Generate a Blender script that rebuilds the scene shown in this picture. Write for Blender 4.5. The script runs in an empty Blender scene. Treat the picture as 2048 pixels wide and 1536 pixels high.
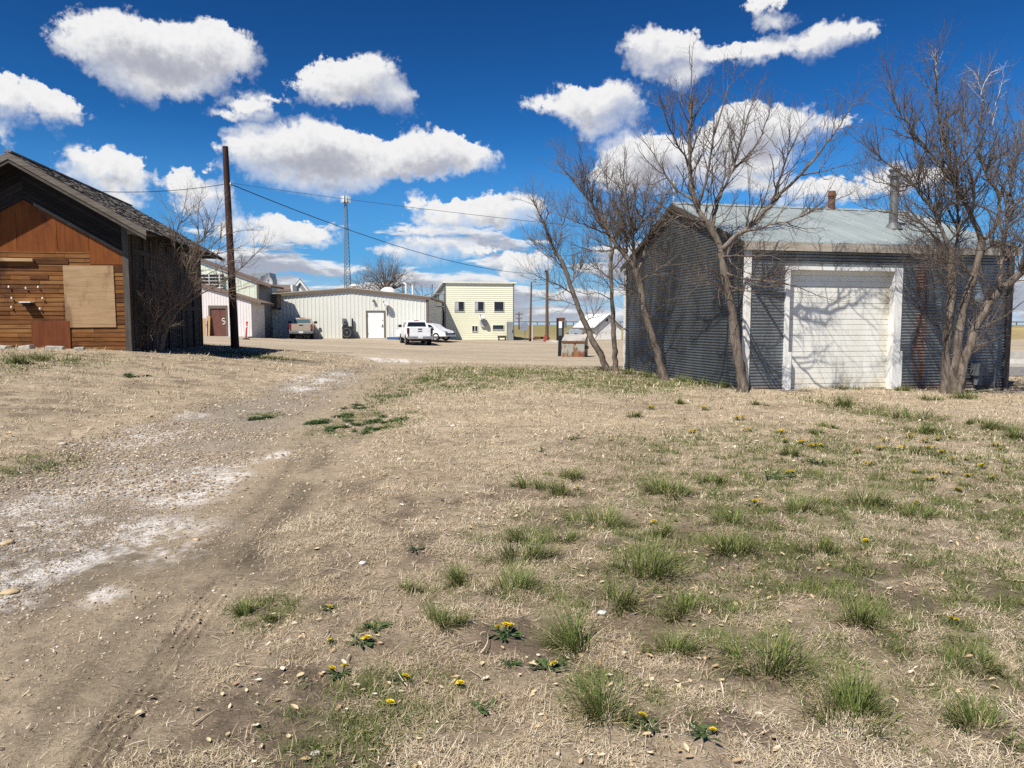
import bpy, bmesh, math, random
import numpy as np
from mathutils import Vector, Matrix
R = math.radians
rng = np.random.default_rng(7)
random.seed(7)
sc = bpy.context.scene
col = sc.collection

# ------------------------------------------------------------------ camera
F = 1479.0; PITCH = R(4.56); EYE = 1.6
cam = bpy.data.cameras.new('camera'); cam.lens = 26; cam.sensor_width = 36
cam.clip_start = 0.05; cam.clip_end = 9000
co = bpy.data.objects.new('camera', cam); col.objects.link(co)
co.location = (0, 0, EYE); co.rotation_euler = (R(90) - PITCH, 0, 0)
sc.camera = co

# ------------------------------------------------------------------ light
TOSUN = Vector((-0.36, -0.48, 0.80)).normalized()
sun = bpy.data.lights.new('sun', 'SUN'); sun.energy = 5.0; sun.angle = R(0.53); sun.color = (1.0, 0.95, 0.87)
so = bpy.data.objects.new('sun', sun); col.objects.link(so)
so.rotation_euler = (-TOSUN).to_track_quat('-Z', 'Y').to_euler(); so.location = (-20, -25, 40)
sc.view_settings.view_transform = 'Standard'; sc.view_settings.look = 'None'
sc.view_settings.gamma = 1; sc.view_settings.exposure = 0.56; sc.view_settings.use_curve_mapping = False
sc.cycles.max_bounces = 6; sc.cycles.diffuse_bounces = 3; sc.cycles.glossy_bounces = 3
sc.cycles.transparent_max_bounces = 6; sc.cycles.use_denoising = False
sc.cycles.sample_clamp_indirect = 2

# ------------------------------------------------------------------ pixel helpers (2048 x 1536 layout sketch)
CP, SP = math.cos(PITCH), math.sin(PITCH)
def ray(px, py):
    a = (px - 1024) / F; b = (768 - py) / F
    return Vector((a, CP + b * SP, -SP + b * CP))
def P(px, py, D):
    d = ray(px, py); return Vector((0, 0, EYE)) + d * (D / d.y)
def X(px, D): return P(px, 650, D).x

# ------------------------------------------------------------------ node helper
class NT:
    def __init__(s, tree): s.t = tree; s.n = tree.nodes; s.l = tree.links
    def node(s, typ, ins=None, **kw):
        nd = s.n.new(typ)
        for k, v in kw.items(): setattr(nd, k, v)
        for k, v in (ins or {}).items():
            i = nd.inputs[k]
            if hasattr(v, 'is_linked'): s.l.new(v, i)
            else: i.default_value = v
        return nd
    def math(s, op, a, b=0.0, c=0.0, clamp=False):
        return s.node('ShaderNodeMath', {0: a, 1: b, 2: c}, operation=op, use_clamp=clamp).outputs[0]
    def vmath(s, op, a, b=(0, 0, 0), c=None):
        d = {0: a, 1: b}
        if c is not None: d[2] = c
        nd = s.node('ShaderNodeVectorMath', d, operation=op)
        return nd.outputs[1] if op in ('LENGTH', 'DOT_PRODUCT', 'DISTANCE') else nd.outputs[0]
    def noise(s, vec, scale, detail=4, rough=0.55, dist=0.0, out=0):
        return s.node('ShaderNodeTexNoise', {'Vector': vec, 'Scale': scale, 'Detail': detail, 'Roughness': rough, 'Distortion': dist}).outputs[out]
    def ramp(s, fac, stops, interp='LINEAR'):
        nd = s.node('ShaderNodeValToRGB', {0: fac}); cr = nd.color_ramp; cr.interpolation = interp
        while len(cr.elements) < len(stops): cr.elements.new(0.5)
        for e, (p, c) in zip(cr.elements, stops):
            e.position = p
            e.color = (c, c, c, 1) if isinstance(c, (int, float)) else (*c, 1)
        return nd.outputs[0]
    def mix(s, fac, a, b, blend='MIX'):
        nd = s.node('ShaderNodeMix', data_type='RGBA', blend_type=blend)
        for i, v in ((0, fac), (6, a), (7, b)):
            if hasattr(v, 'is_linked'): s.l.new(v, nd.inputs[i])
            else: nd.inputs[i].default_value = v if i == 0 or len(v) == 4 else (*v, 1)
        return nd.outputs[2]
    def sstep(s, v, a, b):
        return s.node('ShaderNodeMapRange', {0: v, 1: a, 2: b, 3: 0.0, 4: 1.0}, interpolation_type='SMOOTHSTEP').outputs[0]
    def attr(s, name, out='Fac'):
        return s.node('ShaderNodeAttribute', attribute_name=name).outputs[out]
    def scale(s, vec, sx, sy, sz): return s.vmath('MULTIPLY', vec, (sx, sy, sz))
    def obj(s): return s.node('ShaderNodeTexCoord').outputs['Object']
    def pos(s): return s.node('ShaderNodeNewGeometry').outputs['Position']
    def bump(s, h, strength=0.3, dist=0.01):
        return s.node('ShaderNodeBump', {'Strength': strength, 'Distance': dist, 'Height': h}).outputs[0]

def new_mat(name):
    m = bpy.data.materials.new(name); m.use_nodes = True
    t = NT(m.node_tree); t.n.clear()
    b = t.node('ShaderNodeBsdfPrincipled'); o = t.node('ShaderNodeOutputMaterial')
    t.l.new(b.outputs[0], o.inputs[0])
    def put(**kw):
        for k, v in kw.items():
            k = {'color': 'Base Color', 'rough': 'Roughness', 'metal': 'Metallic', 'normal': 'Normal', 'spec': 'Specular IOR Level',
                 'coat': 'Coat Weight', 'trans': 'Transmission Weight', 'sub': 'Subsurface Weight', 'alpha': 'Alpha'}[k]
            i = b.inputs[k]
            if hasattr(v, 'is_linked'): t.l.new(v, i)
            else: i.default_value = (*v, 1) if k == 'Base Color' and len(v) == 3 else v
    return m, t, put
def simple(name, c, rough=0.6, metal=0.0, var=0.18, scale=6.0, bump=0.15, dirt=None, coat=0.0, spec=0.4):
    """painted / plain surface: base colour with blotches, fine grain and optional dirt that gathers in patches"""
    m, t, put = new_mat(name); v = t.obj()
    n1 = t.noise(v, scale, 5, 0.6); n2 = t.noise(v, scale * 9, 3, 0.6)
    f = t.math('ADD', t.math('MULTIPLY', n1, 0.7), t.math('MULTIPLY', n2, 0.3))
    lo = tuple(x * (1 - var) for x in c); hi = tuple(min(1, x * (1 + var * 0.8)) for x in c)
    cc = t.ramp(f, [(0.3, lo), (0.7, hi)])
    if dirt:
        d = t.noise(t.scale(v, 1.0, 1.0, 0.35), scale * 0.8, 6, 0.65)
        cc = t.mix(t.sstep(d, 0.52, 0.74), cc, dirt)
    r = t.math('ADD', t.math('MULTIPLY', n1, 0.2), rough - 0.1, clamp=True)
    put(color=cc, rough=r, metal=metal, coat=coat, spec=spec)
    if bump: put(normal=t.bump(n2, bump, 0.004))
    return m

# ------------------------------------------------------------------ numpy noise
def _hash(ix, iy, seed):
    h = (ix.astype(np.int64) * 374761393 + iy.astype(np.int64) * 668265263 + seed * 982451653) & 0x7fffffff
    h = ((h ^ (h >> 13)) * 1274126177) & 0x7fffffff
    return ((h ^ (h >> 16)) & 0xffff) / 65535.0
def vnoise(x, y, seed=0):
    x0 = np.floor(x); y0 = np.floor(y); fx = x - x0; fy = y - y0
    fx = fx * fx * (3 - 2 * fx); fy = fy * fy * (3 - 2 * fy)
    a = _hash(x0, y0, seed); b = _hash(x0 + 1, y0, seed); c = _hash(x0, y0 + 1, seed); d = _hash(x0 + 1, y0 + 1, seed)
    return (a * (1 - fx) + b * fx) * (1 - fy) + (c * (1 - fx) + d * fx) * fy
def fbm(x, y, oct=4, seed=0, gain=0.5):
    s = 0; a = 1; tot = 0
    for i in range(oct):
        s = s + a * vnoise(x * 2 ** i + 17.3 * i, y * 2 ** i - 9.1 * i, seed + i); tot += a; a *= gain
    return s / tot
def sst(v, a, b):
    t = np.clip((v - a) / (b - a), 0, 1); return t * t * (3 - 2 * t)

# ------------------------------------------------------------------ terrain
CTRL = np.array([
 (0,0,0),(-3,3,0),(3,3,0),(-7,3,0),(8,4,0),(-4,10,0),(4,10,0),(0,20,0),(-4,28,0),(-2,34,-.02),(5.7,18.2,0),(13.3,19.5,-.1),(9,18,-.02),(4,26,.07),
 (-11.4,22,.9),(-14.5,21,.95),(-17,20,1.0),(-12.6,30,.8),(-11.25,30,.68),(-8.3,14,.36),(-6.2,9.5,.02),(-6,17,.08),(-6.1,28,.1),(-12,12,.62),(-10,6,.3),(-8.6,20,.5),
 (-9,27,.45),(-21.7,55,.8),(-27,50,.9),(-19.5,62,.6),(-17,60,.42),(-11.3,62,.53),(-7,62.5,.5),(-7.5,57,.1),(-5,70,.08),(0,75,.04),(-10,45,.28),(-16,45,.6),(-5,45,.05),
 (4,42,-.12),(0,45,-.05),(20,30,-.1),(10,60,0),(20,10,0),(-20,8,.8),(-25,30,1.1),(0,-15,0),(-15,-10,.3),(15,-10,0),(40,60,0),(-60,60,1.0),(0,120,0),(-60,140,.5),(70,140,0),(80,0,0),(-60,0,.9)], float)
_A = np.sqrt(((CTRL[:, None, :2] - CTRL[None, :, :2]) ** 2).sum(-1)) + 0.5
_n = len(CTRL); _M = np.zeros((_n + 3, _n + 3)); _M[:_n, :_n] = -_A + np.eye(_n) * 0.9
_M[:_n, _n] = 1; _M[_n, :_n] = 1; _M[_n + 1, _n + 1] = 1; _M[_n + 2, _n + 2] = 1
_W = np.linalg.solve(_M, np.concatenate([CTRL[:, 2], [0, 0, 0]]))
def base_z(x, y):
    x = np.asarray(x, float); y = np.asarray(y, float); out = np.full(x.shape, _W[_n])
    for i in range(_n): out = out - _W[i] * (np.sqrt((x - CTRL[i, 0]) ** 2 + (y - CTRL[i, 1]) ** 2 + 0.6) + 0.5)
    far = sst(np.hypot(x, y), 90, 170)
    return out * (1 - far)
def bank_z(x, y):
    yy = y - 0.12 * x
    rise = sst(yy, 84, 132) * 1.62
    back = sst(yy, 150, 400) * 0.6
    return (rise - back) * sst(x, -40, -5)
def track_mask(x, y):                       # the gravel track, 0..1
    w = (fbm(x * 0.7, y * 0.7, 3, 31) - 0.5) * 1.4
    left = -6.0 - 0.0 * y + w + 0.4; right = -1.15 - 0.075 * y + w * 0.8
    right = np.where(y < 4, right + 0.0, right)
    m = sst(x, left - 0.4, left + 0.4) * (1 - sst(x, right - 0.35, right + 0.35))
    return m * (1 - sst(y, 30, 34))
def lot_edge(x): return np.interp(x, [-40, -22, -14, -9, -5, 0, 3.5, 6, 12, 30], [44, 40, 35, 33.5, 31, 30.5, 27.5, 27.2, 27.5, 24])
def lot_mask(x, y):
    e = lot_edge(x) + (fbm(x * 0.5, y * 0.5, 4, 41) - 0.5) * 2.2
    far = 80 + 0.12 * x + (fbm(x * 0.1, y * 0.1, 3, 43) - 0.5) * 6
    return sst(y, e - 0.5, e + 0.5) * (1 - sst(y, far - 1, far + 1))
# tyre grooves: line from near left to the track
_g0 = np.array([-1.50, 2.3]); _g1 = np.array([-2.08, 6.8]); _gd = (_g1 - _g0) / np.linalg.norm(_g1 - _g0); _gn = np.array([_gd[1], -_gd[0]])
def groove(x, y):
    s = (x - _g0[0]) * _gd[0] + (y - _g0[1]) * _gd[1]; d = (x - _g0[0]) * _gn[0] + (y - _g0[1]) * _gn[1] + 0.05 * np.sin(s * 0.9)
    m = (sst(s, -1.5, 0.2) * (1 - sst(s, 4.0, 6.0))) * (0.35 + 0.65 * sst(fbm(s * 1.6, d * 2, 2, 77), 0.35, 0.6))
    g = np.zeros_like(x)
    for c in (-0.075, -0.03, 0.02, 0.07): g += np.exp(-((d - c) / 0.011) ** 2)
    g2 = np.exp(-((d - 0.42) / 0.10) ** 2) * 0.5
    return m * g, g2 * m
def ground_z(x, y, fine=True):
    x = np.asarray(x, float); y = np.asarray(y, float)
    z = base_z(x, y) + bank_z(x, y)
    if fine:
        tm = track_mask(x, y); lm = lot_mask(x, y); dist = np.hypot(x, y); fade = 1 - sst(dist, 25, 60)
        lawn = (fbm(x * 1.3, y * 1.3, 3, 3) - 0.5) * 0.07 + (fbm(x * 7, y * 7, 3, 5) - 0.5) * 0.05 * (1 - sst(dist, 8, 16))
        trk = (fbm(x * 0.9, y * 0.9, 3, 9) - 0.5) * 0.05 + (fbm(x * 11, y * 11, 3, 11) - 0.5) * 0.016 * (1 - sst(dist, 6, 12))
        g, g2 = groove(x, y)
        z = z + ((lawn * (1 - tm) + trk * tm) * (1 - lm * 0.8)) * fade - 0.020 * g - 0.016 * g2
        z = z - 0.05 * tm * fade
    return z
def gz(x, y): return float(ground_z(np.array([x]), np.array([y]))[0])
def G(px, py):                              # ground point seen at a pixel
    d = ray(px, py); y = 6.0; lo = None
    for y in np.geomspace(2, 140, 260):     # first crossing
        p = Vector((0, 0, EYE)) + d * (y / d.y)
        if p.z <= float(base_z(np.array([p.x]), np.array([p.y]))[0]) - 0.0: break
    return Vector((p.x, p.y, gz(p.x, p.y)))

# ------------------------------------------------------------------ mesh builder
class MB:
    def __init__(s): s.v = []; s.f = []; s.m = []; s.t = []
    def add(s, vs, fs, m=0, tone=0.5):
        o = len(s.v); s.v += [tuple(v) for v in vs]; s.f += [tuple(i + o for i in f) for f in fs]; s.m += [m] * len(fs); s.t += [tone] * len(vs); return s
    def box(s, x0, x1, y0, y1, z0, z1, m=0, tone=0.5, M=None):
        vs = [(x, y, z) for z in (z0, z1) for y in (y0, y1) for x in (x0, x1)]
        if M is not None: vs = [M @ Vector(v) for v in vs]
        return s.add(vs, [(0, 2, 3, 1), (4, 5, 7, 6), (0, 1, 5, 4), (2, 6, 7, 3), (0, 4, 6, 2), (1, 3, 7, 5)], m, tone)
    def prism(s, poly, axis, a, b, m=0, tone=0.5):
        """2-D polygon extruded along an axis; poly coords are the two other axes in order"""
        def mk(p, c): return (c, p[0], p[1]) if axis == 'x' else (p[0], c, p[1]) if axis == 'y' else (p[0], p[1], c)
        n = len(poly); vs = [mk(p, a) for p in poly] + [mk(p, b) for p in poly]
        fs = [tuple(range(n)), tuple(range(2 * n - 1, n - 1, -1))] + [(i, i + n, (i + 1) % n + n, (i + 1) % n) for i in range(n)]
        return s.add(vs, fs, m, tone)
    def tube(s, pts, rad, n=8, m=0, cap=True, tone=0.5):
        pts = [Vector(p) for p in pts]; rad = [rad] * len(pts) if isinstance(rad, (int, float)) else rad
        vs = []; u = None
        for i, p in enumerate(pts):
            d = (pts[min(i + 1, len(pts) - 1)] - pts[max(i - 1, 0)]).normalized()
            if u is None: u = d.orthogonal().normalized()
            u = (u - d * u.dot(d)).normalized(); w = d.cross(u)
            vs += [p + (u * math.cos(a) + w * math.sin(a)) * rad[i] for a in (2 * math.pi * k / n for k in range(n))]
        fs = [(i * n + k, i * n + (k + 1) % n, (i + 1) * n + (k + 1) % n, (i + 1) * n + k) for i in range(len(pts) - 1) for k in range(n)]
        if cap: fs += [tuple(range(n - 1, -1, -1)), tuple(range((len(pts) - 1) * n, len(pts) * n))]
        return s.add(vs, fs, m, tone)
    def cyl(s, c, r, h, axis='z', n=16, m=0, r2=None):
        d = {'x': Vector((1, 0, 0)), 'y': Vector((0, 1, 0)), 'z': Vector((0, 0, 1))}[axis]
        return s.tube([Vector(c), Vector(c) + d * h], [r, r if r2 is None else r2], n, m)
    def lathe(s, prof, c=(0, 0, 0), n=16, m=0, M=None):
        vs = [Vector((r * math.cos(a), r * math.sin(a), z)) for r, z in prof for a in (2 * math.pi * k / n for k in range(n))]
        if M is not None: vs = [M @ v for v in vs]
        vs = [v + Vector(c) for v in vs]
        fs = [(i * n + k, i * n + (k + 1) % n, (i + 1) * n + (k + 1) % n, (i + 1) * n + k) for i in range(len(prof) - 1) for k in range(n)]
        return s.add(vs, fs, m)
    def build(s, name, mats, parent=None, smooth=False, bevel=0.0, loc=(0, 0, 0), rot=None, seg=2, recalc=True):
        me = bpy.data.meshes.new(name); me.from_pydata(s.v, [], s.f); me.update()
        for m in (mats if isinstance(mats, (list, tuple)) else [mats]): me.materials.append(m)
        me.polygons.foreach_set('material_index', s.m)
        a = me.attributes.new('tone', 'FLOAT', 'POINT'); a.data.foreach_set('value', s.t)
        if bevel or recalc:
            bm = bmesh.new(); bm.from_mesh(me)
            if recalc: bmesh.ops.recalc_face_normals(bm, faces=bm.faces)
            if bevel:
                ed = [e for e in bm.edges if len(e.link_faces) == 2 and e.calc_face_angle(0) > 0.5]
                bmesh.ops.bevel(bm, geom=ed, offset=bevel, segments=seg, affect='EDGES', profile=0.6, clamp_overlap=True)
            bm.to_mesh(me); bm.free()
        if smooth:
            me.polygons.foreach_set('use_smooth', [True] * len(me.polygons))
            try: me.set_sharp_from_angle(angle=R(40))
            except Exception: pass
        o = bpy.data.objects.new(name, me); col.objects.link(o); o.location = loc
        if rot is not None: o.rotation_euler = rot
        if parent: o.parent = parent
        return o
def tag(o, label, cat=None, group=None, kind=None):
    o['label'] = label
    if cat: o['category'] = cat
    if group: o['group'] = group
    if kind: o['kind'] = kind
    return o
def root(name, loc, rz=0, label='', cat='', group=None):
    o = bpy.data.objects.new(name, None); col.objects.link(o); o.empty_display_size = 0.3
    o.location = loc; o.rotation_euler = (0, 0, rz); return tag(o, label, cat, group)
def np_mesh(name, V, faces_flat, nper, mats, parent=None, attrs=None, smooth=False, matidx=None):
    me = bpy.data.meshes.new(name); nv = len(V); nf = len(faces_flat) // nper
    me.vertices.add(nv); me.vertices.foreach_set('co', np.ascontiguousarray(V, np.float32).ravel())
    me.loops.add(nf * nper); me.loops.foreach_set('vertex_index', np.ascontiguousarray(faces_flat, np.int32))
    me.polygons.add(nf); me.polygons.foreach_set('loop_start', np.arange(0, nf * nper, nper, dtype=np.int32))
    me.polygons.foreach_set('loop_total', np.full(nf, nper, np.int32))
    for m in (mats if isinstance(mats, (list, tuple)) else [mats]): me.materials.append(m)
    if matidx is not None: me.polygons.foreach_set('material_index', matidx)
    me.polygons.foreach_set('use_smooth', np.full(nf, bool(smooth)))
    for k, arr in (attrs or {}).items():
        if arr.ndim == 1:
            a = me.attributes.new(k, 'FLOAT', 'POINT'); a.data.foreach_set('value', arr.astype(np.float32))
        else:
            a = me.attributes.new(k, 'FLOAT_COLOR', 'POINT'); c4 = np.ones((nv, 4), np.float32); c4[:, :3] = arr; a.data.foreach_set('color', c4.ravel())
    me.update(calc_edges=True); me.validate()
    o = bpy.data.objects.new(name, me); col.objects.link(o)
    if parent: o.parent = parent
    return o
# ------------------------------------------------------------------ sky with clouds (world, by azimuth and elevation)
def build_sky():
    w = bpy.data.worlds.new('World'); sc.world = w; w.use_nodes = True
    t = NT(w.node_tree); t.n.clear()
    sky = t.node('ShaderNodeTexSky', sky_type='NISHITA', sun_disc=False, sun_elevation=math.asin(TOSUN.z),
                 sun_rotation=math.atan2(TOSUN.x, TOSUN.y) % (2 * math.pi), altitude=900, air_density=1.0, dust_density=0.25, ozone_density=4.0)
    d = t.node('ShaderNodeTexCoord').outputs['Generated']
    sep = t.node('ShaderNodeSeparateXYZ', {0: d})
    az = t.math('ARCTAN2', sep.outputs[0], sep.outputs[1]); el = t.math('ARCSINE', sep.outputs[2])
    p0 = t.node('ShaderNodeCombineXYZ', {0: az, 1: el, 2: 0.0}).outputs[0]
    def ae(px, py):
        v = ray(px, py).normalized(); return math.atan2(v.x, v.y), math.asin(v.z)
    lumps = [  # px, py, rx, ry
     (310,95,195,62),(200,88,85,42),(420,90,96,52),(310,150,120,38),(345,165,60,25),(250,60,60,30),(400,155,40,16),
     (700,155,105,48),(640,165,62,34),(735,140,68,38),(790,182,48,24),(680,190,40,20),
     (505,205,50,26),(470,225,45,9),(540,190,30,10),
     (20,185,60,42),(90,205,85,33),(5,160,30,30),(0,258,8,12),
     (620,300,175,55),(520,290,78,42),(640,275,70,32),(860,300,135,45),(790,320,140,40),(650,340,130,36),(940,310,50,32),(570,335,60,28),(840,275,45,20),
     (212,328,88,36),(180,345,60,28),(255,352,46,34),(215,375,50,30),(240,400,50,22),
     (370,368,60,30),(410,380,50,24),(350,350,28,22),(395,405,50,18),(415,322,18,7),
     (580,462,95,27),(545,450,45,20),(520,475,50,18),(640,465,40,14),(460,455,35,20),
     (832,406,32,20),(900,415,70,24),(975,425,85,32),(1040,410,50,22),(900,440,80,20),(850,465,60,14),
     (900,495,85,18),(850,492,70,16),(800,505,60,12),(960,500,40,14),
     (1175,205,92,40),(1215,190,62,34),(1095,215,50,14),(1190,240,50,22),(1150,190,40,18),
     (1335,92,90,36),(1290,80,44,24),(1420,105,76,22),(1500,100,70,24),(1560,88,70,22),(1640,80,70,32),(1700,62,70,24),(1750,58,22,14),(1370,140,52,20),(1290,132,18,8),
     (1525,8,45,20),(1540,40,28,14),
     (1300,310,100,50),(1270,340,95,40),(1350,300,60,36),(1510,260,110,56),(1450,280,80,44),(1570,250,66,40),(1420,330,100,36),(1500,320,90,30),
     (1500,360,80,20),(1620,370,100,22),(1700,375,90,18),(1780,355,60,26),(1850,350,70,22),(1650,250,60,16),
     (1055,395,30,12),(1040,530,60,30),(1070,520,40,20)]
    def sdf(p):
        acc = None
        for (px, py, rx, ry) in lumps:
            a0, e0 = ae(px, py); a1, _ = ae(px + rx, py); _, e1 = ae(px, py - ry)
            ra = abs(a1 - a0); re = abs(e1 - e0); k = (ra * re * min(ra, re)) ** (1 / 3)
            q = t.vmath('MULTIPLY_ADD', p, (1 / ra, 1 / re, 0), (-a0 / ra, -e0 / re, 0))
            v = t.math('MULTIPLY_ADD', t.vmath('LENGTH', q), k, -k)
            acc = v if acc is None else t.math('SMOOTH_MIN', acc, v, 0.007)
        return acc
    def warp(p, amp1, amp2, amp3):
        n1 = t.noise(p, 13.0, 2, 0.55, out=1); n2 = t.noise(p, 46.0, 3, 0.6, out=1)
        q = t.vmath('MULTIPLY_ADD', t.vmath('SUBTRACT', n1, (.5, .5, .5)), (amp1, amp1 * .8, 0), p)
        q = t.vmath('MULTIPLY_ADD', t.vmath('SUBTRACT', n2, (.5, .5, .5)), (amp2, amp2, 0), q)
        return q
    def dens(p):
        s = sdf(warp(p, 0.042, 0.026, 0))
        b = t.node('ShaderNodeTexVoronoi', {'Vector': p, 'Scale': 58.0, 'Detail': 2.0, 'Roughness': 0.5}, feature='F1', normalize=True).outputs[0]
        n = t.noise(p, 105.0, 5, 0.62)
        s = t.math('MULTIPLY_ADD', t.math('SUBTRACT', b, 0.33), 0.013, s)
        return t.math('MULTIPLY_ADD', t.math('SUBTRACT', n, 0.5), 0.024, s), n
    s0, n0 = dens(p0)
    # look towards the sun side (up and to the left): open sky there = bright rim, cloud there = grey belly
    s1, _ = dens(t.vmath('ADD', p0, (-0.008, 0.020, 0)))
    lit = t.sstep(s1, -0.048, 0.004)
    wd = t.math('MULTIPLY_ADD', t.sstep(s1, 0.012, -0.010), 0.010, 0.0034)      # crisp tops, softer undersides
    wd = t.math('MULTIPLY', wd, t.math('MULTIPLY_ADD', t.sstep(t.noise(p0, 9.0, 2), .42, .62), 1.3, .7))
    big = t.sstep(t.math('DIVIDE', t.math('ADD', t.math('MULTIPLY', s0, -1.0), -0.003), wd), -1.0, 1.0)
    # low field of flat clouds near the horizon
    q = t.vmath('MULTIPLY', p0, (7.0, 34.0, 0))
    f = t.noise(t.vmath('ADD', q, (3.7, 0.4, 0)), 1.0, 7, 0.58, 0.3)
    f2 = t.noise(t.vmath('ADD', q, (3.64, 0.75, 0)), 1.0, 7, 0.58, 0.3)
    cov = t.math('ADD', t.sstep(el, 0.0, 0.07), t.math('ADD', t.math('MULTIPLY', t.sstep(el, 0.075, 0.15), 1.2), t.math('MULTIPLY', t.sstep(el, 0.13, 0.24), 4.0)))
    th = t.math('MULTIPLY_ADD', cov, 0.10, 0.372)
    low = t.sstep(t.math('SUBTRACT', f, th), 0.0, 0.07)
    lowlit = t.sstep(t.math('SUBTRACT', f2, th), 0.12, -0.02)
    low = t.math('MULTIPLY', low, 0.9)
    al = t.math('MAXIMUM', big, low)
    litm = t.math('ADD', t.math('MULTIPLY', lit, big), t.math('MULTIPLY', lowlit, t.math('SUBTRACT', 1.0, big)))
    soft = t.math('MULTIPLY_ADD', t.math('SUBTRACT', n0, 0.5), 0.55, litm, clamp=True)
    cc = t.ramp(soft, [(0.0, (0.44, 0.455, 0.53)), (0.35, (0.55, 0.56, 0.62)), (0.7, (0.78, 0.79, 0.82)), (1.0, (0.95, 0.95, 0.95))])
    # deepen the blue: contrast about a pivot, then tint
    skyc = t.mix(1.0, sky.outputs[0], (.15, .15, .15), 'MULTIPLY')
    skyc = t.node('ShaderNodeGamma', {'Color': skyc, 'Gamma': 1.95}).outputs[0]
    skyc = t.mix(1.0, skyc, (.34 * 6.8, .82 * 6.8, .84 * 6.8), 'MULTIPLY')
    skyc = t.mix(t.math('MULTIPLY', t.sstep(el, 0.26, 0.06), .75), skyc, (.75, 2.25, 4.7))
    skyc = t.mix(t.math('MULTIPLY', t.sstep(el, 0.10, -0.01), .9), skyc, (3.3, 4.35, 5.6))
    b1 = t.node('ShaderNodeBackground', {'Color': skyc, 'Strength': 0.10})
    b2 = t.node('ShaderNodeBackground', {'Color': cc, 'Strength': 0.64})
    up = t.math('MULTIPLY', al, t.sstep(el, 0.0, 0.012))
    mx = t.node('ShaderNodeMixShader', {0: up, 1: b1.outputs[0], 2: b2.outputs[0]})
    o = t.node('ShaderNodeOutputWorld', {0: mx.outputs[0]})
    w.cycles.sampling_method = 'NONE'
build_sky()
# ------------------------------------------------------------------ ground sheet
def ell_world(px, py, rx, ry):
    p = G(px, py); D = p.y; return p.x, p.y, rx * D / F, ry * D * D / (EYE * F)
SALT = [ell_world(*e) for e in [(640,757,48,7),(610,772,34,5),(680,748,40,4),(780,721,55,3),(330,862,70,16),(270,878,40,10),(385,828,22,6),(445,948,44,20),(410,980,45,18),(480,925,30,14),
    (230,955,70,22),(150,975,70,20),(330,990,55,14),(300,1048,120,28),(180,1085,170,44),(60,1130,130,44),(330,1085,90,26),(40,1080,80,36),(120,1040,130,20),(60,1010,80,20),(300,950,120,30),(20,1190,60,26),(180,1180,60,18),(560,905,24,10)]]
def salt_mask(x, y):
    s = np.zeros_like(x)
    for cx, cy, rx, ry in SALT:
        d2 = ((x - cx) / rx) ** 2 + ((y - cy) / ry) ** 2; s = np.maximum(s, np.exp(-d2 * 0.9))
    n = fbm(x * 3.2, y * 2.0, 5, 51); n2 = fbm(x * 14, y * 10, 3, 53)
    n3 = fbm(x * 5 + y * 1.0, y * 1.1 - x * .3, 4, 57)
    return np.clip(s * 1.25 - 0.12, 0, 0.74) * sst(n * 0.3 + n2 * 0.25 + n3 * 0.25 + fbm(x * 34, y * 26, 2, 58) * .2, 0.40, 0.60)
GREEN = [ell_world(*e) for e in [(785,785,36,16),(720,835,40,22),(800,840,30,16),(690,850,40,14),(900,760,90,14),(1000,745,120,10),(1130,750,110,10),(1250,770,120,12),(1400,768,70,6),(520,830,30,5),
    (1820,850,70,30),(1700,815,50,16),(60,725,80,12),(500,712,60,5),(1100,1100,120,60),(1290,1120,110,60),(1000,1180,110,40),(1720,1180,240,130),(1900,1080,200,90),(1650,1020,120,50),(1960,1230,170,150),
    (780,1420,110,60),(680,1480,140,60),(60,930,60,20),(560,1200,60,30),(1240,1400,120,60),(1500,1240,140,80)]]
def green_mask(x, y):
    s = np.zeros_like(x)
    for cx, cy, rx, ry in GREEN: s = np.maximum(s, np.exp(-(((x - cx) / rx) ** 2 + ((y - cy) / ry) ** 2) * 0.8))
    n = fbm(x * 1.7, y * 1.7, 4, 61); n2 = fbm(x * 6, y * 6, 3, 63)
    far = sst(x, .4, 2.4) * sst(y, 2.2, 3.6) * (1 - sst(y, 8, 13)) * .78; s = np.maximum(s, far)
    return np.clip(s * 1.45, 0, 1) * sst(n * 0.5 + n2 * 0.5, 0.34, 0.54)
def bare_mask(x, y):                        # bare brown soil showing through the dead grass
    n = fbm(x * 1.1 + 5, y * 1.1, 4, 71); n2 = fbm(x * 4.2, y * 4.2, 3, 73)
    near = 1 - sst(np.hypot(x, y), 5, 11) * 0.55
    return sst(n * 0.6 + n2 * 0.4, 0.50, 0.66) * near
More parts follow.
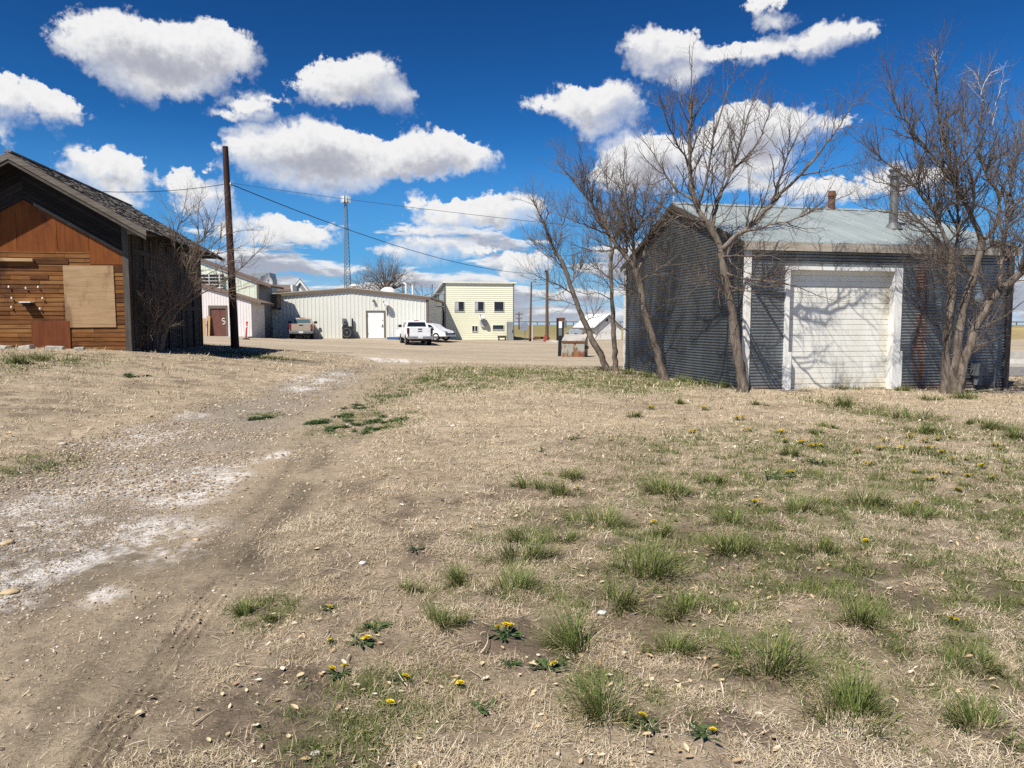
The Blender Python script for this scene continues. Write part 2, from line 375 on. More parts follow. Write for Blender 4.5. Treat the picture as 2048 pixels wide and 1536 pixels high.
def build_ground():
    y1 = np.geomspace(1.5, 70, 780); y2 = np.geomspace(70, 5200, 130)[1:]; y0 = np.linspace(-26, 1.5, 60)[:-1]
    ys = np.concatenate([y0, y1, y2]); us = np.linspace(-1, 1, 821)
    hw = np.maximum(1.02 * ys + 2.6, 6.0 + 0.5 * np.abs(ys) * (ys < 0))
    Xg = us[None, :] * hw[:, None]; Yg = np.repeat(ys[:, None], len(us), 1)
    x = Xg.ravel(); y = Yg.ravel(); z = ground_z(x, y)
    tm = track_mask(x, y); lm = lot_mask(x, y); sm = salt_mask(x, y); gm = green_mask(x, y); bm_ = bare_mask(x, y)
    dist = np.hypot(x, y)
    def C(*c): return np.array(c, float)[None, :]
    n1 = fbm(x * 0.6, y * 0.6, 4, 81)[:, None]; n2 = fbm(x * 2.4, y * 2.4, 4, 83)[:, None]
    n3 = fbm(x * 9, y * 9, 3, 85)[:, None]; straw = C(.40, .318, .218) * (0.62 + 0.62 * n2 * .7 + .3 * n3); soil = C(.115, .083, .060) * (0.8 + 0.4 * n1)
    grn = C(.115, .135, .048)
    grav = C(.29, .245, .188) * (0.72 + 0.5 * n2); dirt = C(.315, .25, .172) * (0.85 + 0.3 * n1)
    nearf = (1 - sst(dist, 5, 13))[:, None]
    lawn = straw * (1 - 0.40 * nearf) + soil * 0.40 * nearf
    lawn = lawn * (1 - bm_[:, None] * 0.75) + soil * bm_[:, None] * 0.75
    gg = gm[:, None] * (0.25 + 0.30 * sst(y, 10, 18)[:, None])
    lawn = lawn * (1 - gg) + grn * gg
    ed = sst(tm, 0.25, 0.9) * (1 - sst(x, -3.2 - 0.09 * y, -2.0 - 0.09 * y)) # gravel in the middle, plain dirt along the right wheel line
    track = dirt * (1 - ed[:, None]) + grav * ed[:, None]
    darkn = sst(fbm(x * 0.5 + 3, y * 0.35, 4, 91), 0.45, 0.65)[:, None] * (1 - sst(dist, 5, 9))[:, None]
    track = track * (1 - 0.42 * darkn)
    s_ = (x - _g0[0]) * _gd[0] + (y - _g0[1]) * _gd[1]; d_ = (x - _g0[0]) * _gn[0] + (y - _g0[1]) * _gn[1] + 0.05 * np.sin(s_ * .9)
    lanes = (np.exp(-((d_ - .0) / .16) ** 2) + .8 * np.exp(-((d_ - .42) / .12) ** 2) + .7 * np.exp(-((d_ + .34) / .10) ** 2)) * (1 - sst(s_, 6, 13)) * sst(fbm(s_ * 1.2, d_ * 3, 3, 78), .28, .5)
    track = track * (1 - 0.45 * lanes[:, None])
    c = lawn * (1 - tm[:, None]) + track * tm[:, None]
    bl = sst(x, -7.5, -5.6)[:, None]; bankc = C(.325, .26, .18) * (0.75 + 0.5 * n2)
    left = ((1 - bl) * (1 - lm[:, None])) * (y < 60)[:, None]
    c = c * (1 - left * 0.6) + bankc * left * 0.6
    hole = sst(fbm(x * 2.0, y * 3.0, 4, 95), 0.56, 0.7)[:, None]
    c = c * (1 - left * hole * 0.5) + soil * left * hole * 0.5
    lots = fbm(x * .12 + .3 * y, y * 1.1, 4, 98)[:, None]
    lot = C(.345, .283, .205) * (0.86 + 0.28 * fbm(x * 0.25, y * 0.5, 4, 97)[:, None]) * (0.9 + 0.2 * n2) * (0.78 + .44 * lots)
    c = c * (1 - lm[:, None]) + lot * lm[:, None]
    edge = (lm * (1 - lm) * 4)[:, None] * sst(fbm(x * 0.8, y * 0.8, 3, 99), 0.42, 0.6)[:, None]
    c = c * (1 - 0.55 * edge) + C(.10, .10, .05) * 0.55 * edge
    farm = sst(y + 0.12 * -x, 76, 84)[:, None]
    fc = C(.30, .235, .11) * (0.7 + 0.6 * fbm(x * 0.12, y * 0.05, 4, 101)[:, None]); fg = C(.21, .18, .08)
    gsel = sst(fbm(x * 0.05, y * 0.03, 4, 103), 0.4, 0.6)[:, None] * sst(y, 88, 100)[:, None]
    fc = fc * (1 - gsel) + fg * gsel
    c = c * (1 - farm) + fc * farm
    c = c * (1 - sm[:, None]) + C(.70, .665, .62) * sm[:, None]
    g, g2 = groove(x, y)
    stony = tm * sst(ed, 0.1, 0.6)
    rough = np.clip(1 - tm * 0.4 - lm * 0.75, 0, 1)
    # one material, three surfaces cut from one continuous sheet so that they meet without a seam
    m, t, put = new_mat('bare_ground'); p = t.pos()
    base = t.attr('Col', 'Color'); st = t.attr('stony'); rg = t.attr('rough')
    nf = t.noise(p, 38.0, 5, 0.7); nm = t.noise(p, 7.0, 5, 0.65); ng = t.noise(p, 160.0, 3, 0.65)
    mul = t.ramp(t.math('ADD', t.math('MULTIPLY', nf, 0.55), t.math('MULTIPLY', nm, 0.45)), [(0.3, 0.48), (0.5, 1.0), (0.72, 1.46)])
    cc = t.mix(1.0, base, mul, 'MULTIPLY')
    cc = t.mix(1.0, cc, t.ramp(ng, [(0.3, 0.78), (0.7, 1.2)]), 'MULTIPLY')
    v1 = t.node('ShaderNodeTexVoronoi', {'Vector': t.vmath('MULTIPLY_ADD', t.noise(p, 30, 2, out=1), (.02, .02, .02), p), 'Scale': 34.0, 'Randomness': 1.0})
    v2 = t.node('ShaderNodeTexVoronoi', {'Vector': p, 'Scale': 85.0, 'Randomness': 1.0})
    hsv = t.node('ShaderNodeSeparateColor', {0: v1.outputs['Color']}).outputs
    stone_c = t.ramp(hsv[0], [(0.0, (.16, .115, .085)), (0.3, (.27, .21, .155)), (0.6, (.36, .27, .17)), (0.85, (.42, .35, .26)), (1.0, (.50, .44, .36))])
    pick = t.math('MULTIPLY', t.math('MULTIPLY', t.sstep(hsv[1], 0.45, 0.55), t.sstep(v1.outputs['Distance'], 0.42, 0.30)), st)
    white = t.attr('salt')
    cc = t.mix(t.math('MULTIPLY', pick, t.math('SUBTRACT', 1.0, t.math('MULTIPLY', white, 0.7))), cc, stone_c)
    h1 = t.math('MULTIPLY', t.math('SUBTRACT', 0.45, v1.outputs['Distance']), t.math('MULTIPLY', t.sstep(hsv[1], 0.4, 0.55), st))
    h2 = t.math('MULTIPLY', t.math('SUBTRACT', 0.5, v2.outputs['Distance']), st)
    hh = t.math('ADD', t.math('MULTIPLY', h1, 1.3), t.math('MULTIPLY', h2, 0.4))
    hh = t.math('ADD', hh, t.math('MULTIPLY', t.math('MULTIPLY', nf, rg), 1.2)); hh = t.math('ADD', hh, t.math('MULTIPLY', ng, 0.3))
    put(color=cc, rough=0.95, spec=0.15, normal=t.bump(hh, 0.85, 0.022))
    nr, ncol = Xg.shape; idx = np.arange(nr * ncol).reshape(nr, ncol)
    quads = np.stack([idx[:-1, :-1], idx[:-1, 1:], idx[1:, 1:], idx[1:, :-1]], -1).reshape(-1, 4)
    fx = x[quads].mean(1); fy = y[quads].mean(1)
    cls = np.zeros(len(quads), int); cls[tm[quads].mean(1) > 0.5] = 1; cls[lm[quads].mean(1) > 0.5] = 2
    V = np.stack([x, y, z], 1)
    for k, nm_, lab in ((0, 'ground', 'dry grass and bare soil ground'), (1, 'gravel_track', 'gravel track with white salty patches and tyre marks'), (2, 'parking_lot', 'pale worn gravel parking lot')):
        q = quads[cls == k]; used = np.unique(q); re = np.zeros(len(V), np.int64); re[used] = np.arange(len(used))
        o = np_mesh(nm_, V[used], re[q].ravel(), 4, m, attrs={'Col': c[used], 'stony': stony[used], 'rough': rough[used], 'salt': sm[used]}, smooth=True)
        tag(o, lab, nm_.replace('_', ' '), kind='structure')
build_ground()

# ------------------------------------------------------------------ blades: dead grass, live grass (numpy strips)
def strips(base, head, length, width, lift, curl, tone, segs=3, twist=None):
    """curved tapering strips: returns verts, quads, tone per vertex"""
    n = len(base); V = np.zeros((n, segs + 1, 2, 3)); pos = base.copy(); ang = lift.copy()
    hx = np.cos(head); hy = np.sin(head); yaw = head.copy()
    for i in range(segs + 1):
        w = width * (1 - (i / segs) ** 1.6 * 0.92) * 0.5
        sx = -np.sin(yaw) * w; sy = np.cos(yaw) * w
        V[:, i, 0] = pos + np.stack([sx, sy, np.zeros(n)], 1); V[:, i, 1] = pos - np.stack([sx, sy, np.zeros(n)], 1)
        st = length / segs
        pos = pos + np.stack([np.cos(ang) * np.cos(yaw) * st, np.cos(ang) * np.sin(yaw) * st, np.sin(ang) * st], 1)
        ang = ang - curl / segs
        if twist is not None: yaw = yaw + twist / segs
    idx = np.arange(n * (segs + 1) * 2).reshape(n, segs + 1, 2)
    Q = np.stack([idx[:, :-1, 0], idx[:, :-1, 1], idx[:, 1:, 1], idx[:, 1:, 0]], -1).reshape(-1, 4)
    return V.reshape(-1, 3), Q, np.repeat(tone, (segs + 1) * 2)
def blade_mat(name, stops, sub=0.0):
    m, t, put = new_mat(name)
    c = t.ramp(t.attr('tone'), stops); put(color=c, rough=0.75, spec=0.2)
    return m
M_STRAW = blade_mat('dead_straw', [(0.0, (.14, .10, .065)), (0.25, (.28, .21, .135)), (0.55, (.44, .35, .225)), (0.8, (.54, .45, .315)), (1.0, (.64, .56, .44))])
M_GREEN = blade_mat('grass_blade', [(0.0, (.42, .34, .20)), (0.10, (.30, .25, .12)), (0.22, (.085, .09, .030)), (0.55, (.095, .130, .030)), (0.8, (.145, .18, .045)), (1.0, (.23, .26, .08))])
M_WEED = blade_mat('weed_leaf', [(0.0, (.022, .04, .015)), (0.5, (.04, .075, .022)), (1.0, (.075, .12, .035))])

def scatter_region(d0, d1, dens):
    """random points in the view wedge between two distances"""
    hw = lambda y: 0.80 * y + 1.2
    area = (hw(d0) + hw(d1)) * (d1 - d0); n = int(area * dens)
    y = np.sqrt(rng.random(n) * (d1 ** 2 - d0 ** 2) + d0 ** 2); x = (rng.random(n) * 2 - 1) * hw(y)
    return x, y
def build_dead_grass():
    Vs = []; Qs = []; Ts = []; off = 0
    for d0, d1, dens, L, W in ((1.6, 3.6, 20000, .037, .0024), (3.6, 6, 12000, .042, .003), (6, 10, 4000, .055, .0045), (10, 17, 950, .075, .008), (17, 33, 230, .10, .015)):
        x, y = scatter_region(d0, d1, dens)
        tm = track_mask(x, y); lm = lot_mask(x, y); bm_ = bare_mask(x, y); gm = green_mask(x, y)
        clump = fbm(x * 5, y * 5, 3, 111); big = fbm(x * 0.9, y * 0.9, 3, 113)
        pr = (1 - tm) * (1 - lm) * (0.12 + 1.1 * sst(clump, 0.40, 0.60)) * (1 - bm_ * 0.85) * (0.45 + 0.8 * big)
        pr = pr + tm * 0.02 + tm * (1 - tm) * 0.5 * sst(clump, 0.5, 0.6)
        pr = np.where(x < -6.0, pr * 0.62, pr)
        keep = rng.random(len(x)) < pr; x = x[keep]; y = y[keep]; n = len(x)
        z = ground_z(x, y) + rng.random(n) * 0.010
        head = rng.random(n) * 2 * np.pi; ln = L * (0.45 + 1.5 * rng.random(n) ** 2)
        lift = np.clip(rng.normal(0.18, 0.38, n), -0.15, 1.25)
        tone = np.clip(rng.normal(0.60, 0.22, n) + (big[keep] - 0.5) * 0.5, 0, 1)
        V, Q, T = strips(np.stack([x, y, z], 1), head, ln, W * (0.6 + 0.9 * rng.random(n)), lift, rng.normal(0.5, 0.7, n), tone, 3, rng.normal(0, 0.9, n))
        Vs.append(V); Qs.append(Q + off); Ts.append(T); off += len(V)
    o = np_mesh('dry_grass', np.concatenate(Vs), np.concatenate(Qs).ravel(), 4, M_STRAW, attrs={'tone': np.concatenate(Ts)})
    tag(o, 'matted dead straw coloured grass covering the ground', 'dry grass', kind='stuff')
def build_sparse_green():
    Vs = []; Qs = []; Ts = []; off = 0
    for d0, d1, dens, L, W in ((1.8, 4.5, 16000, .052, .0027), (4.5, 8, 9500, .058, .0035), (8, 14, 3000, .06, .006), (14, 32, 900, .075, .013)):
        x, y = scatter_region(d0, d1, dens); gm = green_mask(x, y); tm = track_mask(x, y)
        cl = fbm(x * 8, y * 8, 2, 121)
        keep = rng.random(len(x)) < gm * (0.08 + sst(cl, 0.42, 0.62)) * (0.75 + 0.2 * (y > 8)) + 0.012 * (1 - tm) * (1 - lot_mask(x, y)); x = x[keep]; y = y[keep]; n = len(x)
        z = ground_z(x, y); head = rng.random(n) * 2 * np.pi
        V, Q, T = strips(np.stack([x, y, z], 1), head, L * (0.5 + rng.random(n)), W * (0.7 + 0.6 * rng.random(n)), np.clip(rng.normal(0.75, 0.35, n), 0.05, 1.5), rng.normal(0.5, 0.4, n), np.clip(rng.normal(0.45, 0.22, n), 0, 1), 3, rng.normal(0, 0.5, n))
        Vs.append(V); Qs.append(Q + off); Ts.append(T); off += len(V)
    o = np_mesh('green_grass', np.concatenate(Vs), np.concatenate(Qs).ravel(), 4, M_GREEN, attrs={'tone': np.concatenate(Ts)})
    tag(o, 'short green grass coming up thinly through the dead lawn', 'grass', kind='stuff')
build_dead_grass(); build_sparse_green()

# ------------------------------------------------------------------ loose pebbles, dead leaves and twigs lying about
def low_poly_stones(x, y, z, r, flat, tone, name, mat):
    ph = (1 + 5 ** .5) / 2
    iv = np.array([(-1, ph, 0), (1, ph, 0), (-1, -ph, 0), (1, -ph, 0), (0, -1, ph), (0, 1, ph), (0, -1, -ph), (0, 1, -ph), (ph, 0, -1), (ph, 0, 1), (-ph, 0, -1), (-ph, 0, 1)], float); iv /= np.linalg.norm(iv[0])
    fc = np.array([(0,11,5),(0,5,1),(0,1,7),(0,7,10),(0,10,11),(1,5,9),(5,11,4),(11,10,2),(10,7,6),(7,1,8),(3,9,4),(3,4,2),(3,2,6),(3,6,8),(3,8,9),(4,9,5),(2,4,11),(6,2,10),(8,6,7),(9,8,1)])
    n = len(x); a = rng.random(n) * 6.283; sc3 = np.stack([r * (0.8 + 0.6 * rng.random(n)), r * (0.6 + 0.4 * rng.random(n)), r * flat * (0.7 + 0.6 * rng.random(n))], 1)
    v = iv[None] * (0.82 + 0.36 * rng.random((n, 12, 1))) * sc3[:, None, :]
    ca, sa = np.cos(a)[:, None], np.sin(a)[:, None]
    V = np.stack([v[..., 0] * ca - v[..., 1] * sa, v[..., 0] * sa + v[..., 1] * ca, v[..., 2]], -1) + np.stack([x, y, z], 1)[:, None, :]
    Q = (fc[None] + (np.arange(n) * 12)[:, None, None]).reshape(-1)
    return np_mesh(name, V.reshape(-1, 3), Q, 3, mat, attrs={'tone': np.repeat(tone, 12)}, smooth=False)
def build_litter():
    m = blade_mat('pebble', [(0.0, (.13, .10, .08)), (0.3, (.25, .195, .14)), (0.6, (.37, .285, .185)), (0.85, (.45, .37, .28)), (1.0, (.60, .55, .47))])
    xs = []; ys = []; rs = []
    for d0, d1, dens, rr in ((1.8, 4, 2600, .0062), (4, 7, 1500, .0085), (7, 12, 850, .0145), (12, 22, 170, .022), (22, 32, 30, .03)):
        x, y = scatter_region(d0, d1, dens); tm = track_mask(x, y); cl = fbm(x * 1.2, y * 1.2, 3, 131)
        k = rng.random(len(x)) < tm * (0.22 + 1.1 * sst(cl, 0.40, 0.60)) * (1 - 0.75 * sst(x, -3.0 - 0.09 * y, -2.2 - 0.09 * y)) + 0.004; x, y = x[k], y[k]
        xs.append(x); ys.append(y); rs.append(rr * (0.5 + 1.1 * rng.random(len(x)) ** 2.2))
    x = np.concatenate(xs); y = np.concatenate(ys); r = np.concatenate(rs)
    o = low_poly_stones(x, y, ground_z(x, y) + r * 0.2, r, 0.55, np.clip(rng.normal(0.5, 0.25, len(x)), 0, 1), 'gravel', m)
    tag(o, 'loose tan and brown pebbles strewn over the track', 'gravel', kind='stuff')
    # dead leaves: small cupped quads
    ml = blade_mat('dead_leaf', [(0.0, (.26, .16, .09)), (0.4, (.45, .32, .18)), (0.75, (.58, .46, .29)), (1.0, (.70, .62, .48))])
    Vs = []; T = []
    for d0, d1, dens, L in ((1.8, 4.5, 75, .015), (4.5, 9, 34, .018), (9, 16, 10, .025)):
        x, y = scatter_region(d0, d1, dens); tm = track_mask(x, y); cl = fbm(x * 1.5, y * 1.5, 3, 141)
        k = rng.random(len(x)) < (1 - tm * 0.9) * sst(cl, 0.35, 0.6); x, y = x[k], y[k]; n = len(x); z = ground_z(x, y) + 0.012
        a = rng.random(n) * 6.283; l = L * (0.5 + rng.random(n)); w = l * (0.35 + 0.3 * rng.random(n)); cup = l * (0.1 + 0.3 * rng.random(n)); ti = rng.normal(0, .3, n)
        pts = []
        for u, v_, h in ((-1, 0, .3), (-.4, -1, .8), (.4, -.9, .6), (1, 0, .5), (.4, .9, .8), (-.4, 1, .5), (0, 0, 0)):
            lx = u * l; ly = v_ * w; lz = h * cup + lx * ti
            pts.append(np.stack([x + lx * np.cos(a) - ly * np.sin(a), y + lx * np.sin(a) + ly * np.cos(a), z + lz], 1))
        Vs.append(np.stack(pts, 1)); T.append(np.clip(rng.normal(.6, .25, n), 0, 1))
    V = np.concatenate(Vs); T = np.concatenate(T); n = len(V)
    f = np.array([(6, 0, 1), (6, 1, 2), (6, 2, 3), (6, 3, 4), (6, 4, 5), (6, 5, 0)])
    o = np_mesh('fallen_leaves', V.reshape(-1, 3), (f[None] + (np.arange(n) * 7)[:, None, None]).reshape(-1), 3, ml, attrs={'tone': np.repeat(T, 7)})
    tag(o, 'dry curled leaves scattered over the lawn', 'fallen leaves', kind='stuff')
    x, y = scatter_region(2.0, 7, 16); k = rng.random(len(x)) < (1 - track_mask(x, y) * .8); x, y = x[k], y[k]; n = len(x)
    V, Q, T = strips(np.stack([x, y, ground_z(x, y) + .016], 1), rng.random(n) * 6.28, .05 + .16 * rng.random(n) ** 2, .004 + .004 * rng.random(n), rng.normal(.03, .06, n), rng.normal(.1, .2, n), np.clip(rng.normal(.7, .25, n), 0, 1), 4, rng.normal(0, .8, n))
    o = np_mesh('fallen_twigs', V, Q.ravel(), 4, M_STRAW, attrs={'tone': T}); tag(o, 'thin broken twigs lying on the lawn', 'twigs', kind='stuff')
build_litter()
# single stones one can point at
M_STONE = simple('pale_stone', (.50, .45, .38), 0.85, var=0.2, scale=20)
M_STONEB = simple('tan_stone', (.45, .34, .20), 0.85, var=0.25, scale=20)
M_STONEW = simple('white_stone', (.64, .62, .58), 0.85, var=0.15, scale=20)
def stone(px, py, w, label, m=None, flat=0.34):
    p = G(px, py); r = w * p.y / F * 0.5; bm = bmesh.new(); bmesh.ops.create_icosphere(bm, subdivisions=2, radius=1)
    for v in bm.verts:
        k = 0.8 + 0.4 * random.random(); v.co = Vector((v.co.x * r * k, v.co.y * r * 0.75 * k, v.co.z * r * flat * k))
    me = bpy.data.meshes.new('stone'); bm.to_mesh(me); bm.free(); me.materials.append(m or M_STONE); me.polygons.foreach_set('use_smooth', [True] * len(me.polygons))
    o = bpy.data.objects.new('stone', me); col.objects.link(o); o.location = (p.x, p.y, p.z + r * flat * 0.45); o.rotation_euler.z = random.random() * 6
    tag(o, label, 'stone', 'loose stones on the ground')
for a in [(125,887,22,'pale flat stone at the foot of the dry bank, larger of a pair'),(148,888,16,'small pale stone at the bank foot beside a larger flat one'),(298,836,14,'small tan stone on the bare edge of the dry bank',M_STONEB),
          (905,856,14,'bright white stone alone in the dead grass beyond the green weed patch',M_STONEW),(800,918,14,'small pale stone in the dead grass near the track edge'),(725,1126,19,'flat white stone in the lawn beside the dirt track',M_STONEW),
          (1204,1228,22,'thin white chip between two green grass tufts',M_STONEW),(1565,838,12,'small white pebble in the grass before the garage door',M_STONEW),(575,1102,14,'tan pebble on the wheel rut',M_STONEB),(15,1075,30,'orange tan stone set in the white salty gravel',M_STONEB),(20,1172,34,'flat orange brown stone in the gravel by the left edge',M_STONEB),
          (346,1010,14,'rusty orange stone in the middle of the gravel track',M_STONEB),(392,1069,16,'yellowish stone on the gravel below the rusty orange one',M_STONEB),(632,1520,22,'pale stone at the bottom of the lawn among dead grass')]: stone(*a)
# ------------------------------------------------------------------ grass tufts and dandelions, each its own thing
def tuft(px, py, wpx, hpx, label, group='green grass tufts on the dry lawn', dry=0.2, dens=1.0):
    p = G(px, py); s = p.y / F; rad = wpx * s * 0.5; h = hpx * s * 1.15
    lod = max(1.0, p.y / 5.0)
    n = int(min(700, 130 + 1800 * rad) * dens / lod ** 0.6); n = max(n, 60)
    nb_ = max(3, int(3 + rad * 22)); bx = rng.normal(0, rad * .45, nb_); by = rng.normal(0, rad * .34, nb_); bi = rng.integers(0, nb_, n); bs = 0.5 + 0.7 * rng.random(nb_)
    cx = bx[bi] + rng.normal(0, rad * 0.15, n); cy = by[bi] + rng.normal(0, rad * 0.14, n)
    ang = np.arctan2(cy, cx) + rng.normal(0, 0.9, n); rr = np.hypot(cx, cy) / (rad + 1e-6)
    L = h * bs[bi] * (0.5 + 0.75 * rng.random(n)) * (1.1 - 0.35 * np.clip(rr, 0, 1))
    lift = np.clip(rng.normal(1.22, 0.22, n) - rr * 0.55, 0.25, 1.55); curl = np.abs(rng.normal(0.55, 0.4, n))
    tone = np.clip(rng.normal(0.48, 0.22, n), 0.14, 1); d = rng.random(n) < dry; tone[d] = rng.random(d.sum()) * 0.12
    lift[d] *= 0.5
    z = ground_z(p.x + cx, p.y + cy) - p.z - 0.004
    V, Q, T = strips(np.stack([cx, cy, z], 1), ang, L, (0.0030 + 0.0016 * rng.random(n)) * lod ** 0.8, lift, curl, tone, 4, rng.normal(0, 0.35, n))
    o = np_mesh('grass_tuft', V, Q.ravel(), 4, M_GREEN, attrs={'tone': T}); o.location = p
    tag(o, label, 'grass tuft', group)
TUFTS = [
 (1210,1440,190,90,'broad bright green grass tuft, closest one to the bottom edge'),(1535,1345,150,105,'tall upright green tuft to the right of the closest broad one'),(1700,1440,240,90,'wide sprawling tuft with spiky blades over bare brown soil'),
 (1960,1470,150,80,'olive tuft cut by the lower right corner'),(1160,1305,120,95,'tall narrow tuft on bare soil between two dandelions'),(1340,1305,120,60,'low thin olive tuft right of the tall narrow one'),
 (890,1258,95,62,'round tuft standing apart on the dead leaves'),(1240,1215,120,55,'olive tuft beneath the biggest dense green clump'),(1365,1225,110,50,'dull green tuft at the right foot of the biggest clump'),
 (1290,1160,170,95,'biggest dense green clump in the middle of the lawn'),(1020,1190,160,60,'wide low tuft left of the biggest clump'),(930,1165,80,55,'small tuft at the left end of the green row'),(820,1185,50,32,'little lone tuft left of the green row'),
 (1030,1125,110,75,'bright clump behind the wide low tuft'),(1060,1085,80,60,'dark green clump at the top left of the green row'),(1130,1085,60,40,'thin tuft bridging the dark clump and the next one'),
 (1200,1050,135,55,'oval isolated tuft behind the green row'),(1460,1105,165,55,'long low strip of green tuft behind the biggest clump'),(1320,1072,65,38,'small dandelion dotted tuft between oval tuft and long strip'),
 (1640,1105,100,45,'mossy tuft beside the right end of the long strip'),(1465,1050,62,50,'compact upright tuft in front of a dandelion'),(1600,1025,80,45,'yellowish tuft between the compact tuft and a large pale one'),
 (1725,1018,110,60,'large pale olive tuft on the right half of the lawn'),(1825,1040,75,35,'low tuft just right of the large pale one'),(1335,995,105,62,'big fan shaped tuft in mid lawn'),(1430,970,75,38,'vivid green short tuft right of the fan shaped one'),
 (1125,955,75,35,'vivid green tuft, upper of a cluster of three'),(1060,975,70,40,'thin olive tuft, left one of a cluster of three'),(1125,992,80,38,'olive tuft with a dandelion, lower of a cluster of three'),
 (1720,1260,130,50,'ragged dull tuft in the sparse green lawn'),(490,1218,52,38,'small dark tuft at the edge of the dirt track'),(1950,1335,110,45,'thin straggling tuft near the right edge'),
 (740,1270,60,24,'flat dark leafy tuft left of a dandelion pair'),(545,1228,60,22,'faint olive tuft beside the dark track edge one'),
 (1820,838,120,34,'widest green clump before the right tree'),(1690,815,60,26,'green tuft below the garage door corner'),(1845,868,95,30,'clump in front of the widest one near the right tree'),(1975,862,70,30,'separate tuft at the right near the big tree'),
 (1655,856,55,18,'low tuft left of the widest clump'),(1512,812,36,14,'short tuft straight ahead of the garage door'),(1355,810,36,16,'short tuft below the third leaning trunk'),(1265,832,36,20,'small round tuft by itself left of the shed corner'),(1840,915,70,28,'bluish green tuft among yellow flowers'),
 (1580,915,40,24,'bluish small tuft right of the dandelion strip'),(1630,868,40,16,'greyish tuft left of the low one'),
 (1700,779,90,10,'thin green fringe along the garage door bottom'),(1800,782,60,14,'green tuft at the white door post'),(1930,800,70,22,'green tuft at the foot of the big tree'),(2035,880,40,36,'green tuft cut by the right picture edge'),
 (100,722,90,22,'green weeds along the foot of the wooden wall'),(30,728,70,20,'green weeds at the left end of the wooden wall'),
 (1860,800,60,14,'low green tuft before the rust streak'),(1945,850,50,16,'faint tuft between two clumps near the tree'),
]
TUFTS += [(1262,748,60,14,'dark grass at the shed far corner by the first trunks'),(1300,756,60,16,'dark grass just left of the twisting trunk foot'),(1362,764,64,16,'dark grass right of the twisting trunk foot'),
 (1405,771,60,16,'dark grass midway along the shed side wall'),(1450,777,56,16,'dark grass behind the big corner trunk'),(1210,742,50,12,'dark grass under the slender leaning tree')]
for a in TUFTS: tuft(*a)

M_YEL = simple('dandelion_yellow', (.86, .64, .02), 0.7, var=0.3, scale=120, bump=0)
def leaf_strip(V, Q, T, c, a, L, W, lift, tone):
    n = 5; o = len(V); yaw = a
    for i in range(n + 1):
        u = i / n; r = L * u; zz = c[2] + L * (math.sin(lift) * u - 0.55 * u * u * math.sin(lift)) + 0.004
        w = W * (0.25 + 1.1 * u) * (1.0 if i % 2 else 0.55) if i < n else 0.0005
        cx, cy = c[0] + math.cos(yaw) * r * math.cos(lift), c[1] + math.sin(yaw) * r * math.cos(lift)
        V += [(cx - math.sin(yaw) * w, cy + math.cos(yaw) * w, zz + w * .3), (cx + math.sin(yaw) * w, cy - math.cos(yaw) * w, zz + w * .3)]; T += [tone, tone]
        if i: Q += [(o + 2 * i - 2, o + 2 * i - 1, o + 2 * i + 1, o + 2 * i)]
def dandelion(px, py, flowers, label, wleaf=60, group='dandelions in the dry lawn'):
    p = G(px, py); s = p.y / F; r0 = root('dandelion', p, 0, label, 'dandelion', group)
    V, Q, T = [], [], []; R_ = wleaf * s * 0.5
    for k in range(int(14 + 6 * random.random())):
        leaf_strip(V, Q, T, (random.gauss(0, R_ * .15), random.gauss(0, R_ * .15), 0), random.random() * 6.283, R_ * (0.7 + 0.6 * random.random()), R_ * 0.11, 0.2 + 0.5 * random.random(), random.random())
    np_mesh('leaves', np.array(V), np.array(Q).ravel(), 4, M_WEED, parent=r0, attrs={'tone': np.array(T)})
    for (fx, fy, fw) in flowers:
        mb = MB(); ft = random.uniform(.15, .7); fa = random.uniform(3.6, 5.8); rr = fw * s * 0.46; x = fx * s; h = max(0.02, fy * s)
        mb.tube([(x * .5, 0, 0), (x * .8, 0, h * .6), (x, 0, h)], 0.002 + rr * .08, 5, m=1)
        for ring, (rad, zz, npt) in enumerate(((1.0, 0.12, 20), (0.80, 0.34, 18), (0.55, 0.50, 14), (0.28, 0.58, 9))):
            for q in range(npt):
                a = 6.283 * (q + 0.5 * ring) / npt + random.gauss(0, .05); ra = rr * rad * (0.8 + .35 * random.random())
                tl = ft * math.cos(a - fa); zz_ = zz + tl * rad; d = Vector((math.cos(a), math.sin(a), 0)); sd = Vector((-math.sin(a), math.cos(a), 0)) * rr * 0.13; c = Vector((x, 0, h))
                mb.add([c + sd * .4, c - sd * .4, c + d * ra - sd + Vector((0, 0, rr * (zz_ + .15))), c + d * ra + sd + Vector((0, 0, rr * (zz_ + .15)))], [(0, 1, 2, 3)])
        mb.build('flower', [M_YEL, M_WEED], r0, recalc=False)
F1 = lambda w=20: [(0, 14, w)]
